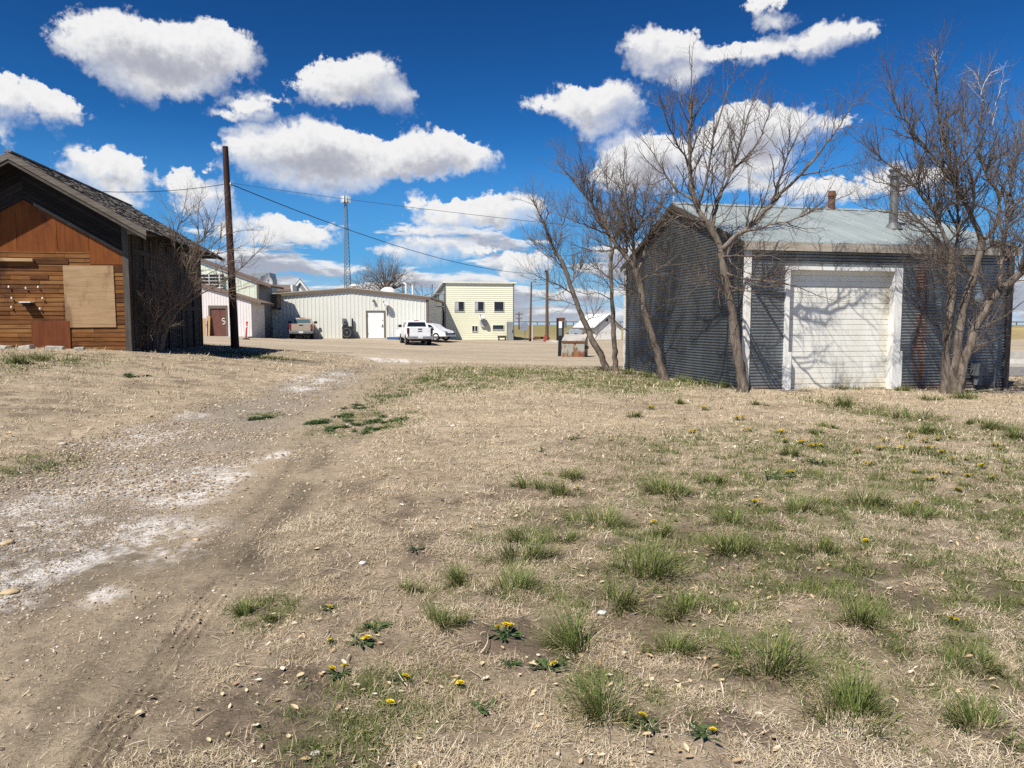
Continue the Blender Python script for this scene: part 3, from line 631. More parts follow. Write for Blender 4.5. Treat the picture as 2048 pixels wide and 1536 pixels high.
DAND = [
 (1010,1275,[(-14,20,17),(2,24,20),(10,22,20)],'dandelion with three yellow blooms on a dark rosette',80),(725,1300,[(8,10,22)],'single bloom dandelion with a dark leafy rosette on the left lawn',75),
 (680,1365,[(-14,14,20),(10,20,18)],'dandelion with two separate blooms in dead grass',62),(785,1425,[(-4,14,22)],'dandelion standing lowest on the left lawn',50),(920,1388,[(0,10,20)],'dandelion with almost no leaves in pale dead grass',30),
 (808,1368,[(4,8,18)],'pale leaved dandelion with one small bloom',60),(660,1224,[(0,6,14)],'tiny dandelion bloom nearest the dirt track',40),(1098,1355,[(8,12,20)],'dandelion with one bloom at the right of its dark rosette',80),
 (1305,1462,[(-20,26,20)],'dandelion whose bloom leans over the broad tuft',80),(1410,1490,[(16,10,18)],'leafy dandelion with a bloom near the bottom edge',80),(1907,1250,[(-5,10,14),(6,7,12)],'dandelion with twin small blooms in sparse green grass',40),
 (1730,1092,[(0,7,16)],'dandelion behind the mossy tuft',30),(1655,1088,[(0,6,12)],'faint dandelion bloom left of the one behind the mossy tuft',26),(1512,1014,[(-2,8,18),(8,12,8)],'dark leafed dandelion behind the compact tuft',45),
 (1833,1022,[(0,8,14)],'dandelion by the low tuft of the right lawn',28),(1306,1052,[(0,4,16)],'dandelion in the small tuft between oval tuft and strip',24),(1155,990,[(0,6,12)],'dandelion beside the cluster of three tufts',24),(1580,952,[(-5,5,14),(4,6,12)],'pair of dandelion blooms left of the flower field',36),
 (660,1296,[(0,4,12)],'half hidden dandelion bloom beside the leafy rosette',34)]
for d in DAND: dandelion(*d)
for (px, py, w, lab) in ((755,1266,70,'flowerless dark dandelion rosette on the left lawn'),(1022,1336,50,'flowerless dark rosette under the three bloom dandelion'),(968,1425,60,'flowerless dark rosette in pale dead grass near the bottom'),(830,1108,44,'flowerless dark rosette near the dirt track'),
                     (1595,962,60,'flowerless rosette below the flower pair'),(1540,962,60,'flowerless dark patch of leaves left of the flower pair'),(1640,925,60,'flowerless dark weed right of the flower pair'),(1080,905,40,'flowerless weed in the middle dead grass'),(1150,880,40,'flowerless weed far out in the dead grass')):
    dandelion(px, py, [], lab, w, 'dark leaf rosettes in the lawn')
FIELD = [(1735,930),(1800,905),(1830,912),(1862,900),(1885,910),(1905,925),(1770,890),(1625,895),(1643,898),(1600,888),(1570,886),(1560,872),(1890,952),(1860,962),(1832,950),(1935,925),(1960,938),(1985,965),(1760,905),(1712,908),(1850,890),(1875,885),(1940,960),(2010,930),(1915,985),(1955,1010),(2020,1005),(1990,898),(2005,905),(1300,822),(1410,822),(1480,842),(1500,868),(1385,866),(1790,1000),(1900,880),(1820,880)]
for (px, py) in FIELD:
    k = random.random(); dandelion(px, py, [(random.uniform(-6, 0), 5, 9 + 3 * k)] + ([(random.uniform(4, 9), 6, 9)] if k > .45 else []), 'small far dandelion with yellow blooms low in the dry lawn before the shed', 30)
# creeping dark weeds in the track beside the gravel
def weed_patch(px, py, w, label):
    p = G(px, py); s = p.y / F; R_ = w * s * .5; V, Q, T = [], [], []
    hubs = [(random.gauss(0, R_ * .7), random.gauss(0, R_ * 1.3), random.uniform(.25, .7)) for _ in range(6)]
    for k in range(70):
        hx, hy, hr = random.choice(hubs); c = (hx + random.gauss(0, R_ * hr * .5), hy + random.gauss(0, R_ * hr * .8), 0)
        c = (c[0], c[1], gz(p.x + c[0], p.y + c[1]) - p.z); b_ = random.uniform(.6, 1.5)
        for q in range(4): leaf_strip(V, Q, T, c, random.random() * 6.283, (0.05 + 0.05 * random.random()) * b_, 0.012 * b_, random.uniform(.2, .8), random.random() ** .7)
    o = np_mesh('weed_patch', np.array(V), np.array(Q).ravel(), 4, M_WEED, attrs={'tone': np.array(T)}); o.location = p; tag(o, label, 'weed', 'low dark weeds beside the track')
for a in ((715,812,34,'dark low weed at the far end of the patch by the track'),(705,845,36,'broad low weed in the middle of the patch by the track'),(650,838,26,'small low weed nearest the gravel'),(755,838,26,'low weed on the lawn side of the patch'),(795,838,36,'grey green weed at the right end of the patch'),(690,828,24,'little weed between the broad one and the far one'),
          (660,856,24,'low weed at the near end of the patch'),(740,855,30,'low weed at the lower right of the patch'),(785,790,40,'bushy grey green weed farther up the track'),(525,832,30,'low weed growing inside the gravel'),(270,752,26,'dark weed on the dry bank before the bush'),(625,845,18,'tiny weed at the edge of the gravel')): weed_patch(*a)
# ------------------------------------------------------------------ shared materials for buildings
def wood_mat(name, stops, axis='x', rough=0.85, knots=True, gscale=1.0, bump=0.5, rand=0.5, stain=None):
    """weathered boards: grain runs along one axis; each board has its own tone attribute"""
    m, t, put = new_mat(name); v = t.obj(); tone = t.attr('tone')
    off = t.node('ShaderNodeCombineXYZ', {0: t.math('MULTIPLY', tone, 37.0), 1: t.math('MULTIPLY', tone, 11.0), 2: t.math('MULTIPLY', tone, 23.0)}).outputs[0]
    v2 = t.vmath('ADD', v, off); s = {'x': (1.1, 16, 22), 'z': (16, 16, 1.1), 'y': (16, 1.1, 22)}[axis]
    g1 = t.noise(t.scale(v2, *[q * gscale for q in s]), 1.0, 5, 0.65, 0.6); g2 = t.noise(t.scale(v2, *[q * 4 * gscale for q in s]), 1.0, 4, 0.7)
    blot = t.noise(v2, 1.3, 5, 0.6)
    f = t.math('ADD', t.math('ADD', t.math('MULTIPLY', g1, 0.55), t.math('MULTIPLY', g2, 0.25)), t.math('MULTIPLY', blot, 0.30))
    f = t.math('ADD', f, t.math('MULTIPLY', t.math('SUBTRACT', tone, 0.5), rand))
    c = t.ramp(f, stops)
    if stain:
        c = t.mix(t.sstep(t.noise(t.scale(v, 1, 1, 0.4), 1.6, 6, 0.7), 0.52, 0.72), c, stain)
    put(color=c, rough=rough, spec=0.25, normal=t.bump(t.math('ADD', t.math('MULTIPLY', g1, 0.6), g2), bump, 0.006))
    return m
M_PLANK = wood_mat('brown_planks', [(0.25, (.024, .009, .004)), (0.42, (.080, .028, .008)), (0.55, (.145, .056, .014)), (0.70, (.225, .10, .028)), (0.88, (.32, .175, .065))], 'x', rand=0.30, stain=(.035, .013, .006))
M_PLY = wood_mat('orange_plywood', [(0.25, (.050, .012, .003)), (0.42, (.115, .029, .005)), (0.58, (.17, .048, .008)), (0.75, (.23, .08, .016)), (0.9, (.32, .14, .04))], 'z', gscale=0.45, rand=0.35, stain=(.075, .020, .008))
M_PLYR = wood_mat('red_brown_plywood', [(0.25, (.05, .012, .006)), (0.5, (.12, .032, .010)), (0.75, (.20, .065, .02))], 'z', gscale=0.5, rand=0.2)
M_PLYL = wood_mat('pale_plywood', [(0.25, (.13, .068, .034)), (0.42, (.25, .15, .075)), (0.58, (.36, .235, .125)), (0.8, (.45, .315, .185))], 'x', gscale=0.6, rand=0.2, bump=.9, stain=(.17, .095, .05))
M_GREYW = wood_mat('grey_weathered_wood', [(0.25, (.010, .008, .007)), (0.45, (.030, .025, .021)), (0.62, (.062, .052, .043)), (0.85, (.13, .11, .09))], 'z', rand=0.6)  # darkened so the barn side wall carries its deep shade in the colour
M_GREYX = wood_mat('grey_weathered_board', [(0.25, (.022, .018, .015)), (0.45, (.055, .045, .036)), (0.62, (.105, .087, .068)), (0.85, (.20, .17, .135))], 'x', rand=0.5)
M_DARKW = wood_mat('dark_old_boards', [(0.25, (.006, .005, .004)), (0.5, (.016, .012, .010)), (0.8, (.040, .031, .024))], 'x', rand=0.5)
M_WHITE = simple('white_paint', (.74, .73, .69), 0.55, var=0.07, scale=3, dirt=(.50, .45, .36))
M_WHITEC = simple('chipped_white_paint', (.70, .68, .62), 0.6, var=0.1, scale=9, dirt=(.30, .24, .17))
M_GLASS, _t, _p = new_mat('dark_glass'); _p(color=(.012, .016, .02), rough=0.06, spec=0.6)
M_BLACK = simple('black_paint', (.012, .012, .013), 0.5, var=0.3)
M_RUST = simple('rusty_iron', (.13, .052, .024), 0.85, var=0.45, scale=8, dirt=(.05, .025, .016))
M_GALV = simple('dull_galvanised', (.42, .44, .45), 0.45, metal=0.7, var=0.15, scale=5, dirt=(.25, .22, .19))
M_CONC = simple('concrete', (.38, .36, .32), 0.9, var=0.2, scale=4, dirt=(.22, .19, .15))

M_FLUE = simple('dull_dark_zinc', (.16, .17, .17), .55, metal=.4, var=.3, scale=5, dirt=(.10, .08, .07))
def corr_metal(name, tint, axis_streak, rust=None):
    m, t, put = new_mat(name); v = t.obj()
    n1 = t.noise(t.scale(v, 2.0, 2.0, 0.5), 1.0, 6, 0.6); n2 = t.noise(v, 14.0, 4, 0.6); sp = t.noise(t.scale(v, 1.0, 1.0, 6.0), 3.0, 3, 0.5)
    f = t.math('ADD', t.math('MULTIPLY', n1, 0.6), t.math('MULTIPLY', n2, 0.4))
    c = t.ramp(f, [(0.3, tuple(x * 0.62 for x in tint)), (0.5, tint), (0.72, tuple(min(1, x * 1.35) for x in tint))])
    sheet = t.node('ShaderNodeTexWhiteNoise', {'Vector': t.vmath('FLOOR', t.scale(v, 0.42, 0.42, 0.95))}, noise_dimensions='3D').outputs[0]
    c = t.mix(1.0, c, t.ramp(sheet, [(0, 0.82), (1, 1.12)]), 'MULTIPLY')
    ro = t.math('MULTIPLY_ADD', n2, 0.25, 0.36)
    me = 0.55
    if rust:                                   # rust run below the roof edge: a band across local x
        x0, x1 = rust; sx = t.node('ShaderNodeSeparateXYZ', {0: v}).outputs
        xw = t.math('ADD', sx[0], t.math('MULTIPLY', t.math('SUBTRACT', t.noise(t.scale(v, 1, 1, 0.6), 2.2, 3), 0.5), 0.25))
        band = t.math('MULTIPLY', t.sstep(xw, x0 - 0.10, x0 + 0.05), t.sstep(xw, x1 + 0.10, x1 - 0.05))
        k = t.math('MULTIPLY', band, t.sstep(t.noise(t.scale(v, 9, 9, 1.6), 1.0, 5, 0.65), 0.36, 0.62))
        low = t.math('MULTIPLY', t.sstep(sx[2], 0.22, 0.0), t.sstep(n2, 0.45, 0.6)); k = t.math('MAXIMUM', k, low)
        c = t.mix(k, c, t.ramp(n2, [(0.3, (.075, .028, .014)), (0.7, (.20, .085, .04))])); me = t.math('MULTIPLY', t.math('SUBTRACT', 1.0, k), 0.55); ro = t.math('ADD', ro, t.math('MULTIPLY', k, 0.4), clamp=True)
    put(color=c, rough=ro, metal=me, normal=t.bump(n2, 0.1, 0.003))
    return m
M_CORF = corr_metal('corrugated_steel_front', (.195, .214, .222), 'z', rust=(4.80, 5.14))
M_CORS = corr_metal('corrugated_steel_side_shaded', (.108, .122, .130), 'z')  # same steel as the front, tinted darker to paint in the side's shade

def corr_strip(ext, z0, z1, place, pitch=0.076, amp=0.013, seg=6):
    """horizontally corrugated sheet: ext(z) -> list of (u0, u1) spans; place(u, z, d) -> point"""
    mb = MB(); n = int((z1 - z0) / pitch * seg)
    for i in range(n):
        za = z0 + (z1 - z0) * i / n; zb = z0 + (z1 - z0) * (i + 1) / n
        da = amp * math.sin(2 * math.pi * (za - z0) / pitch); db = amp * math.sin(2 * math.pi * (zb - z0) / pitch)
        ea, eb = ext(za + 1e-4), ext(zb - 1e-4)
        for (a0, a1), (b0, b1) in zip(ea, eb):
            mb.add([place(a0, za, da), place(a1, za, da), place(b1, zb, db), place(b0, zb, db)], [(0, 1, 2, 3)])
    return mb

# ------------------------------------------------------------------ the corrugated steel shed
def build_shed():
    rz = R(12); ox, oy = 5.73, 18.2; g = -0.02
    r = root('steel_shed', (ox, oy, g), rz, 'grey corrugated steel shed with white roll up door and pale green roof', 'shed')
    W, L, H, RZ = 7.7, 8.3, 3.62, 5.15
    D0, D1, DH = 1.13, 4.15, 2.98          # door opening
    z0 = -0.25
    def slope(y): return H + (RZ - H) * (1 - abs(y - L / 2) / (L / 2))
    # front wall: one mesh, opening left for the door
    f = corr_strip(lambda z: [(0, D0), (D1, W)] if z < DH else [(0, W)], z0, H, lambda u, z, d: (u, -d, z))
    f.box(0, D0, 0.02, 0.06, z0, H); f.box(D1, W, 0.02, 0.06, z0, H); f.box(D0, D1, 0.02, 0.06, DH, H)
    f.build('front_wall', M_CORF, r, recalc=False)
    def ext(z):
        if z <= H: return [(0, L)]
        k = (z - H) / (RZ - H) * L / 2; return [(k, L - k)]
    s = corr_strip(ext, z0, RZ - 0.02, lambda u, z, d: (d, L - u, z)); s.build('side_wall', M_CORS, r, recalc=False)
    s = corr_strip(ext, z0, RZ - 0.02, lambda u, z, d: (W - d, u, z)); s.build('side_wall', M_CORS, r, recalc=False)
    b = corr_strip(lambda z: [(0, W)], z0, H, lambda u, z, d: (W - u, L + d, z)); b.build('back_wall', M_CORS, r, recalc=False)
    # roof
    mr, t, put = new_mat('pale_green_roof'); v = t.obj(); n1 = t.noise(t.scale(v, 1.0, .35, .35), 1.4, 6, .6); n2 = t.noise(v, 20, 3)
    c = t.ramp(t.math('ADD', t.math('MULTIPLY', n1, .7), t.math('MULTIPLY', n2, .3)), [(.3, (.26, .30, .295)), (.55, (.35, .395, .385)), (.75, (.43, .465, .45))])
    c = t.mix(t.sstep(t.noise(t.scale(v, 1.2, .3, .3), 2.0, 5, .7), .60, .72), c, (.20, .19, .17)); put(color=c, rough=.5, metal=.25)
    rm = MB(); ov = 0.10; ovx = 0.14; k = (RZ - H) / (L / 2); th = 0.05
    for sg in (0, 1):
        pts = [(-ov, H - k * ov), (L / 2, RZ)] if sg == 0 else [(L + ov, H - k * ov), (L / 2, RZ)]
        (ya, za), (yb, zb) = pts
        vs = [(x, y, z + dz) for dz in (0.02, 0.02 + th) for (x, y, z) in ((-ovx, ya, za), (W + ovx, ya, za), (W + ovx, yb, zb), (-ovx, yb, zb))]
        rm.add(vs, [(3, 2, 1, 0), (4, 5, 6, 7), (0, 1, 5, 4), (1, 2, 6, 5), (2, 3, 7, 6), (3, 0, 4, 7)])
        nx = 13
        for i in range(nx + 1):                 # standing seams
            x = -ovx + 0.03 + (W + 2 * ovx - 0.06) * i / nx
            vs = [(x + dx, y, z + dz) for dz in (0.02 + th, 0.045 + th) for (dx, y, z) in ((-.012, ya, za), (.012, ya, za), (.012, yb, zb), (-.012, yb, zb))]
            rm.add(vs, [(4, 5, 6, 7), (0, 1, 5, 4), (1, 2, 6, 5), (2, 3, 7, 6), (3, 0, 4, 7)])
    rf = rm.build('roof', mr, r, recalc=False)
    rc = MB(); rc.prism([(L / 2 - .22, RZ + .02 + th - .06), (L / 2, RZ + th + .05), (L / 2 + .22, RZ + .02 + th - .06), (L / 2, RZ + th + .03)], 'x', -ovx, W + ovx); rc.build('ridge_cap', mr, rf)
    # eave board, soffit gap, corner boards
    e = MB(); e.box(-ovx, W + ovx, -ov - 0.03, -ov, H - k * ov - 0.15, H - k * ov + 0.05, tone=.7); eb = e.build('eave_board', wood_mat('old_eave_board', [(.25, (.13, .10, .07)), (.5, (.30, .25, .19)), (.8, (.48, .44, .37))], 'x', rand=.3), r)
    e = MB(); e.box(-ovx + .01, W + ovx - .01, -ov, 0.0, H - k * ov - 0.10, H - k * ov - 0.06, tone=.3); e.build('soffit', M_DARKW, r)
    e = MB()
    for (ya, za, yb, zb) in ((-ov, H - k * ov, L / 2, RZ), (L + ov, H - k * ov, L / 2, RZ)):
        e.add([(-ovx - .02, ya, za - .10), (-ovx - .02, ya, za + .05), (-ovx - .02, yb, zb + .05), (-ovx - .02, yb, zb - .10), (-ovx + .01, ya, za - .10), (-ovx + .01, ya, za + .05), (-ovx + .01, yb, zb + .05), (-ovx + .01, yb, zb - .10)], [(0, 1, 2, 3), (7, 6, 5, 4), (0, 4, 5, 1), (0, 3, 7, 4), (1, 5, 6, 2)])
    e.build('barge_board', M_GREYX, r)
    c = MB(); c.box(-0.03, 0.10, -0.045, -0.015, z0, H - .08); c.box(-0.04, -0.015, -0.02, 0.08, z0, H - .08); c.build('corner_board', M_WHITEC, r)
    c = MB(); c.box(W - 0.12, W + 0.04, -0.05, -0.016, z0, H - .08, tone=.8); c.box(W + .015, W + 0.045, -0.02, 0.10, z0, H - .08, tone=.7); c.build('corner_board', M_GREYW, r)
    c = MB(); c.box(-0.045, -0.015, L - 0.12, L + .03, z0, H - .1); c.build('corner_board', M_WHITEC, r)
    # door frame and roll up door
    d = MB(); d.box(D0 - .09, D0 + .02, -.06, .20, -.1, DH + .09); d.build('door_post', M_WHITE, r)
    d = MB(); d.box(D1 - .02, D1 + .19, -.06, .20, -.1, DH + .09); d.build('door_post', M_WHITE, r)
    d = MB(); d.box(D0 + .022, D1 - .022, -.055, .20, DH, DH + .09); d.build('door_header', M_WHITE, r)
    dm, t, put = new_mat('cream_door'); v = t.obj(); sx = t.node('ShaderNodeSeparateXYZ', {0: v}).outputs
    n1 = t.noise(t.scale(v, 1.5, 1, .5), 1.6, 5, .6); c = t.ramp(n1, [(.3, (.68, .66, .58)), (.7, (.78, .77, .71))])
    edge = t.math('MAXIMUM', t.sstep(sx[0], D0 + .35, D0), t.math('MAXIMUM', t.sstep(sx[0], D1 - .4, D1), t.sstep(sx[2], .5, 0.0)))
    c = t.mix(t.math('MULTIPLY', edge, t.sstep(t.noise(v, 3, 5, .7), .35, .75)), c, (.52, .42, .20)); put(color=c, rough=.5, normal=t.bump(t.noise(v, 30, 2), .05, .003))
    d = MB(); n = 22; h = (DH + .02) / n
    prof = [(0.155, 0.0)]
    for i in range(n):
        za = i * h; gr = 0.012 if i % 3 else 0.028
        prof += [(0.155, za + 0.004), (0.155, za + h - 0.014), (0.155 + gr, za + h - 0.010), (0.155 + gr, za + h - 0.002), (0.155, za + h)]
    for (ya, za), (yb, zb) in zip(prof, prof[1:]): d.add([(D0 + .02, ya, za), (D1 - .02, ya, za), (D1 - .02, yb, zb), (D0 + .02, yb, zb)], [(0, 1, 2, 3)])
    dr = d.build('roll_up_door', dm, r, recalc=False)
    d = MB(); d.box(D0 + .021, D1 - .021, .14, .18, -.06, -.002); d.build('bottom_seal', M_BLACK, dr)
    MB().box(D0 + 0.022, D0 + .10, -.075, .02, -.06, .95).build('post_guard', M_WHITE, r); MB().box(D1 + .195, D1 + .275, -.05, -.016, -.06, .95).build('post_guard', M_WHITE, r)
    # pipe bits at the right corner and a round lamp
    q = MB(); q.cyl((W - 1.05, -.16, .05), .10, .28, n=12); q.box(W - 1.2, W - .85, -.28, -.06, .30, .62); q.cyl((W - 1.02, -.29, .48), .09, .03, 'y', 14); q.tube([(W - .85, -.15, .55), (W - .6, -.15, .62), (W - .5, -.14, .5), (W - .5, -.12, -.2)], .022); q.tube([(W - 1.2, -.15, .45), (W - 1.45, -.15, .5), (W - 1.45, -.1, -.2)], .022)
    tag(q.build('gas_meter', M_FLUE, None, smooth=True, loc=(ox, oy, g), rot=(0, 0, rz)), 'small grey gas meter with bent pipes at the foot of the shed right corner', 'gas meter')
    q = MB(); q.lathe([(0.0, .0), (.13, .01), (.14, .04), (.05, .10), (.0, .10)], (0, 0, 0), 18, M=Matrix.Rotation(R(90), 4, 'X')); q.tube([(0, -.08, 0), (0, .12, .0)], .02, 8)
    wl = Matrix.Translation((ox, oy, g)) @ Matrix.Rotation(rz, 4, 'Z') @ Vector((6.55, -.13, 2.35))
    tag(q.build('wall_lamp', M_GALV, None, smooth=True, loc=wl, rot=(0, 0, rz)), 'round grey dish lamp on the shed front behind the big tree trunks', 'lamp')
    # flues: stand on the roof
    Mx = Matrix.Translation((ox, oy, g)) @ Matrix.Rotation(rz, 4, 'Z')
    q = MB(); q.cyl((0, 0, -.12), .10, .42, n=14); q.cyl((0, 0, .30), .115, .03, n=14); q.cyl((0, 0, .36), .135, .16, n=14, r2=.10); q.cyl((0, 0, .28), .05, .10, n=8)
    tag(q.build('roof_vent', M_RUST, None, smooth=True, loc=Mx @ Vector((5.1, L / 2 - .1, RZ + .07)), rot=(0, 0, rz)), 'short rusty roof vent with a cap on the shed ridge', 'vent')
    q = MB(); q.cyl((0, 0, -.25), .115, 1.62, n=14); q.cyl((0, 0, .35), .122, .03, n=14); q.cyl((0, 0, .95), .122, .03, n=14); q.cyl((0, 0, 1.36), .19, .05, n=14); q.cyl((0, 0, 1.40), .135, .12, n=14); q.cyl((0, 0, 1.52), .17, .05, n=14); q.lathe([(.26, -.10), (.13, .08)], n=14)
    tag(q.build('stove_pipe', M_FLUE, None, smooth=True, loc=Mx @ Vector((5.45, 1.75, slope(1.75) + .12)), rot=(0, 0, rz)), 'tall grey stove pipe on the front slope of the shed roof', 'chimney')
    q = MB(); q.tube([(0, 0, 0), (0, 0, 1.3)], .022, 8); q.lathe([(0, 1.26), (.07, 1.29), (.085, 1.36), (.07, 1.43), (0, 1.46)], n=12); q.box(-.06, .06, -.06, .06, 0, .05)
    p = P(1347, 414, 23.0); tag(q.build('light_mast', M_WHITE, None, smooth=True, loc=(p.x, p.y, RZ + g - .62 + .0)), 'thin pole with a white globe on the shed gable', 'lamp pole')
build_shed()

# ------------------------------------------------------------------ the old wooden building on the left
def build_barn():
    rz = R(8.7); ox, oy = -11.33, 22.0; g = 0.84
    r = root('wooden_building', (ox, oy, g), rz, 'old brown plank building with boarded gable and sagging grey shingle roof', 'building')
    HW, RZ, E, OV, FO = 2.72, 5.5, 3.92, 0.83, 0.76; L = 8.2; k = (RZ - E) / HW
    z0 = -.25; XL = -2 * HW
    mb = MB(); mb.prism([(XL, z0), (0, z0), (0, E - .06), (-HW, RZ - .06), (XL, E - .06)], 'y', 0.0, .12, tone=.4); mb.build('gable_wall', M_DARKW, r)
    # plank cladding below z = 2.75
    mb = MB(); h = .128; z = .02; rd = random.Random(5); ztop = 2.86
    while z < ztop:
        x = XL
        while x < -.12:
            w = rd.uniform(1.0, 3.6); x1 = min(-.10, x + w)
            if x1 > -.6: x1 = -.10
            tone = min(1, max(0, rd.gauss(.52, .20))); tone = rd.choice([tone] * 9 + [.12, .85])
            if z > 2.42: tone = .45 + .35 * rd.random()
            yy = -.022 - rd.random() * .008
            mb.add([(x + .004, yy - .008, z + .003), (x1 - .004, yy - .008, z + .003), (x1 - .004, yy + .004, z + h - .004), (x + .004, yy + .004, z + h - .004), (x + .004, 0, z + .003), (x1 - .004, 0, z + .003), (x1 - .004, 0, z + h - .004), (x + .004, 0, z + h - .004)],
                   [(0, 1, 2, 3), (0, 4, 5, 1), (1, 5, 6, 2), (2, 6, 7, 3), (3, 7, 4, 0)], 0, tone); x = x1
        z += h
    mb.box(-2.51, -1.60, -.045, -.03, 2.53, 2.68, tone=.02); mb.box(-.40, -.105, -.045, -.03, 2.32, 2.50, tone=.02); mb.box(-2.65, -2.15, -.045, -.031, 2.08, 2.21, tone=.10)
    mb.build('plank_wall', M_PLANK, r)
    # plywood sheets in the gable, cut along the edge of the rake's cast shadow
    off = 1.16
    def top(x): return RZ - off - k * abs(x + HW)
    mb = MB(); xs = [XL, -4.05, -2.95, -1.88, -1.02]; ts = [.35, .55, .5, .40]
    for x0, x1, tn in zip(xs, xs[1:], ts):
        pts = [(x0 + .006, 2.84), (x1 - .006, 2.84), (x1 - .006, top(x1 - .006))]
        if x0 < -HW < x1: pts.append((-HW, top(-HW)))
        pts.append((x0 + .006, top(x0 + .006)))
        mb.prism(pts, 'y', -.030, -.006, tone=tn)
    mb.prism([(-1.014, 2.53), (-.115, 2.53), (-.115, top(-.115)), (-1.014, top(-1.014))], 'y', -.036, -.006, tone=.62)
    mb.build('gable_plywood', M_PLY, r)
    mb = MB()
    a, b = (-2.45, top(-2.45)), (-.06, top(-.06)); mb.prism([(a[0], a[1]), (b[0], b[1]), (b[0], b[1] + .09), (a[0], a[1] + .09)], 'y', -.06, -.002, tone=.75)
    mb.build('batten', M_GREYX, r)
    # boards along the slope above the plywood, rake shadow put into their colour
    mb = MB(); rd = random.Random(8)
    for i in range(8):
        o0 = .06 + i * .135
        mb.prism([(-HW, RZ - o0 - .125), (-.02, E - o0 - .125), (-.02, E - o0), (-HW, RZ - o0)], 'y', -.02 - .006 * rd.random(), -.001, tone=rd.uniform(.15, .75))
        mb.prism([(XL, E - o0 - .125), (-HW, RZ - o0 - .125), (-HW, RZ - o0), (XL, E - o0)], 'y', -.02 - .006 * rd.random(), -.001, tone=rd.uniform(.15, .75))
    mb.build('shaded_gable_boards', M_DARKW, r)
    mb = MB(); mb.box(-1.73, -.36, -.055, -.032, .70, 2.50, tone=.6, M=Matrix.Rotation(R(-.4), 4, 'Y')); mb.build('window_board', M_PLYL, r)
    mb = MB(); mb.box(-2.67, -1.63, -.060, -.032, .02, .88, tone=.5); mb.build('hatch_board', M_PLYR, r)
    mb = MB(); mb.box(-3.53, -2.51, -.14, -.032, 2.58, 2.67, tone=.9); mb.build('shelf_beam', M_PLYL, r, bevel=.01)
    mb = MB(); mb.box(XL, -.1, -.05, -.001, -.12, .015, tone=.75); mb.build('sill_board', M_GREYX, r)
    mb = MB(); mb.box(-.115, .05, -.06, -.002, z0, E - .18, tone=.7); mb.box(.002, .055, 0.0, .16, z0, E - .1, tone=.55); mb.build('corner_board', M_GREYW, r)
    # side wall: weathered vertical boards with gaps
    mb = MB(); rd = random.Random(9); y = .17
    mb.box(-.10, -.03, .12, L, z0, E - .05, tone=.1)
    while y < L - .02:
        w = rd.uniform(.12, .24); y1 = min(L, y + w); zt = E - .1 - rd.random() * .06; zb = z0 + rd.random() * .3
        if rd.random() < .93: mb.box(-.028, rd.uniform(0, .022), y + .006, y1 - .004, zb, zt, tone=min(1, max(0, rd.gauss(.42, .2))))
        y = y1
    mb.box(.025, .055, .3, 3.4, 2.9, 3.06, tone=.6); mb.box(.025, .055, 1.5, 3.9, 2.3, 2.5, tone=.7); mb.box(.025, .06, 1.4, 4.8, .62, .80, tone=.75); mb.box(.025, .05, 5, 7.6, 1.3, 1.45, tone=.5)
    mb.build('side_wall', M_GREYW, r)
    mb = MB(); mb.box(XL - .1, XL, .12, L, z0, E - .05, tone=.4); mb.box(XL, 0, L, L + .1, z0, E - .1, tone=.4); mb.build('back_wall', M_GREYW, r)
    # roof: deck, ragged shingle courses, rake boards
    rm = MB(); th = .06
    for sg in (1, -1):
        xe = -HW + sg * (HW + OV); ze = RZ - k * (HW + OV)
        vs = [(x, y, z + dz) for dz in (-th, 0) for (x, y, z) in ((-HW, -FO, RZ), (xe, -FO, ze), (xe, L + .5, ze), (-HW, L + .5, RZ))]
        rm.add(vs, [(0, 1, 2, 3), (7, 6, 5, 4), (0, 4, 5, 1), (1, 5, 6, 2), (2, 6, 7, 3)], 0, .3)
    deck = rm.build('roof', M_DARKW, r)
    ms = wood_mat('grey_shingles', [(.25, (.026, .022, .019)), (.45, (.075, .063, .052)), (.62, (.145, .125, .105)), (.85, (.26, .23, .195))], 'x', gscale=1.2, rand=.9)
    rm = MB(); rd = random.Random(4); ns = 24; SL = (HW + OV)
    for sg in (1, -1):
        for i in range(ns):
            u0 = SL * i / ns - .03; u1 = SL * (i + 1) / ns + .05
            y = -FO - .02
            while y < L + .5:
                w = rd.uniform(.10, .28) if sg == 1 else .6; y1 = min(L + .52, y + w)
                if rd.random() > .05:
                    e = rd.uniform(-.03, .03); l0 = .012 + rd.random() * .012; l1 = .03 + rd.random() * .03
                    xa = -HW + sg * max(0, u0); xb = -HW + sg * (u1 + e)
                    za = RZ - k * max(0, u0) + l0; zb = RZ - k * (u1 + e) + l1
                    rm.add([(xa, y, za), (xb, y, zb), (xb, y1 - .005, zb), (xa, y1 - .005, za), (xb, y, zb - .022), (xb, y1 - .005, zb - .022)], [(0, 1, 2, 3), (1, 4, 5, 2), (0, 4, 1), (3, 2, 5)], 0, rd.random())
                y = y1
    rm.box(-HW - .1, -HW + .1, -FO - .03, L + .5, RZ + .01, RZ + .055, tone=.6)
    rm.build('shingles', ms, deck, recalc=False)
    mb = MB()
    for sg in (1, -1):
        xe = -HW + sg * (HW + OV - .03); ze = RZ - k * (HW + OV - .03)
        mb.prism([(-HW, RZ + .01), (xe, ze + .01), (xe, ze - .17), (-HW, RZ - .17)], 'y', -FO - .03, -FO, tone=.75)
        mb.prism([(-HW, RZ - .19), (xe - sg * .02, ze - .19), (xe - sg * .02, ze - .27), (-HW, RZ - .27)], 'y', -FO - .008, -FO + .02, tone=.45)
    mb.build('rake_board', M_GREYX, r)
    rd = random.Random(2)
    y = -.1
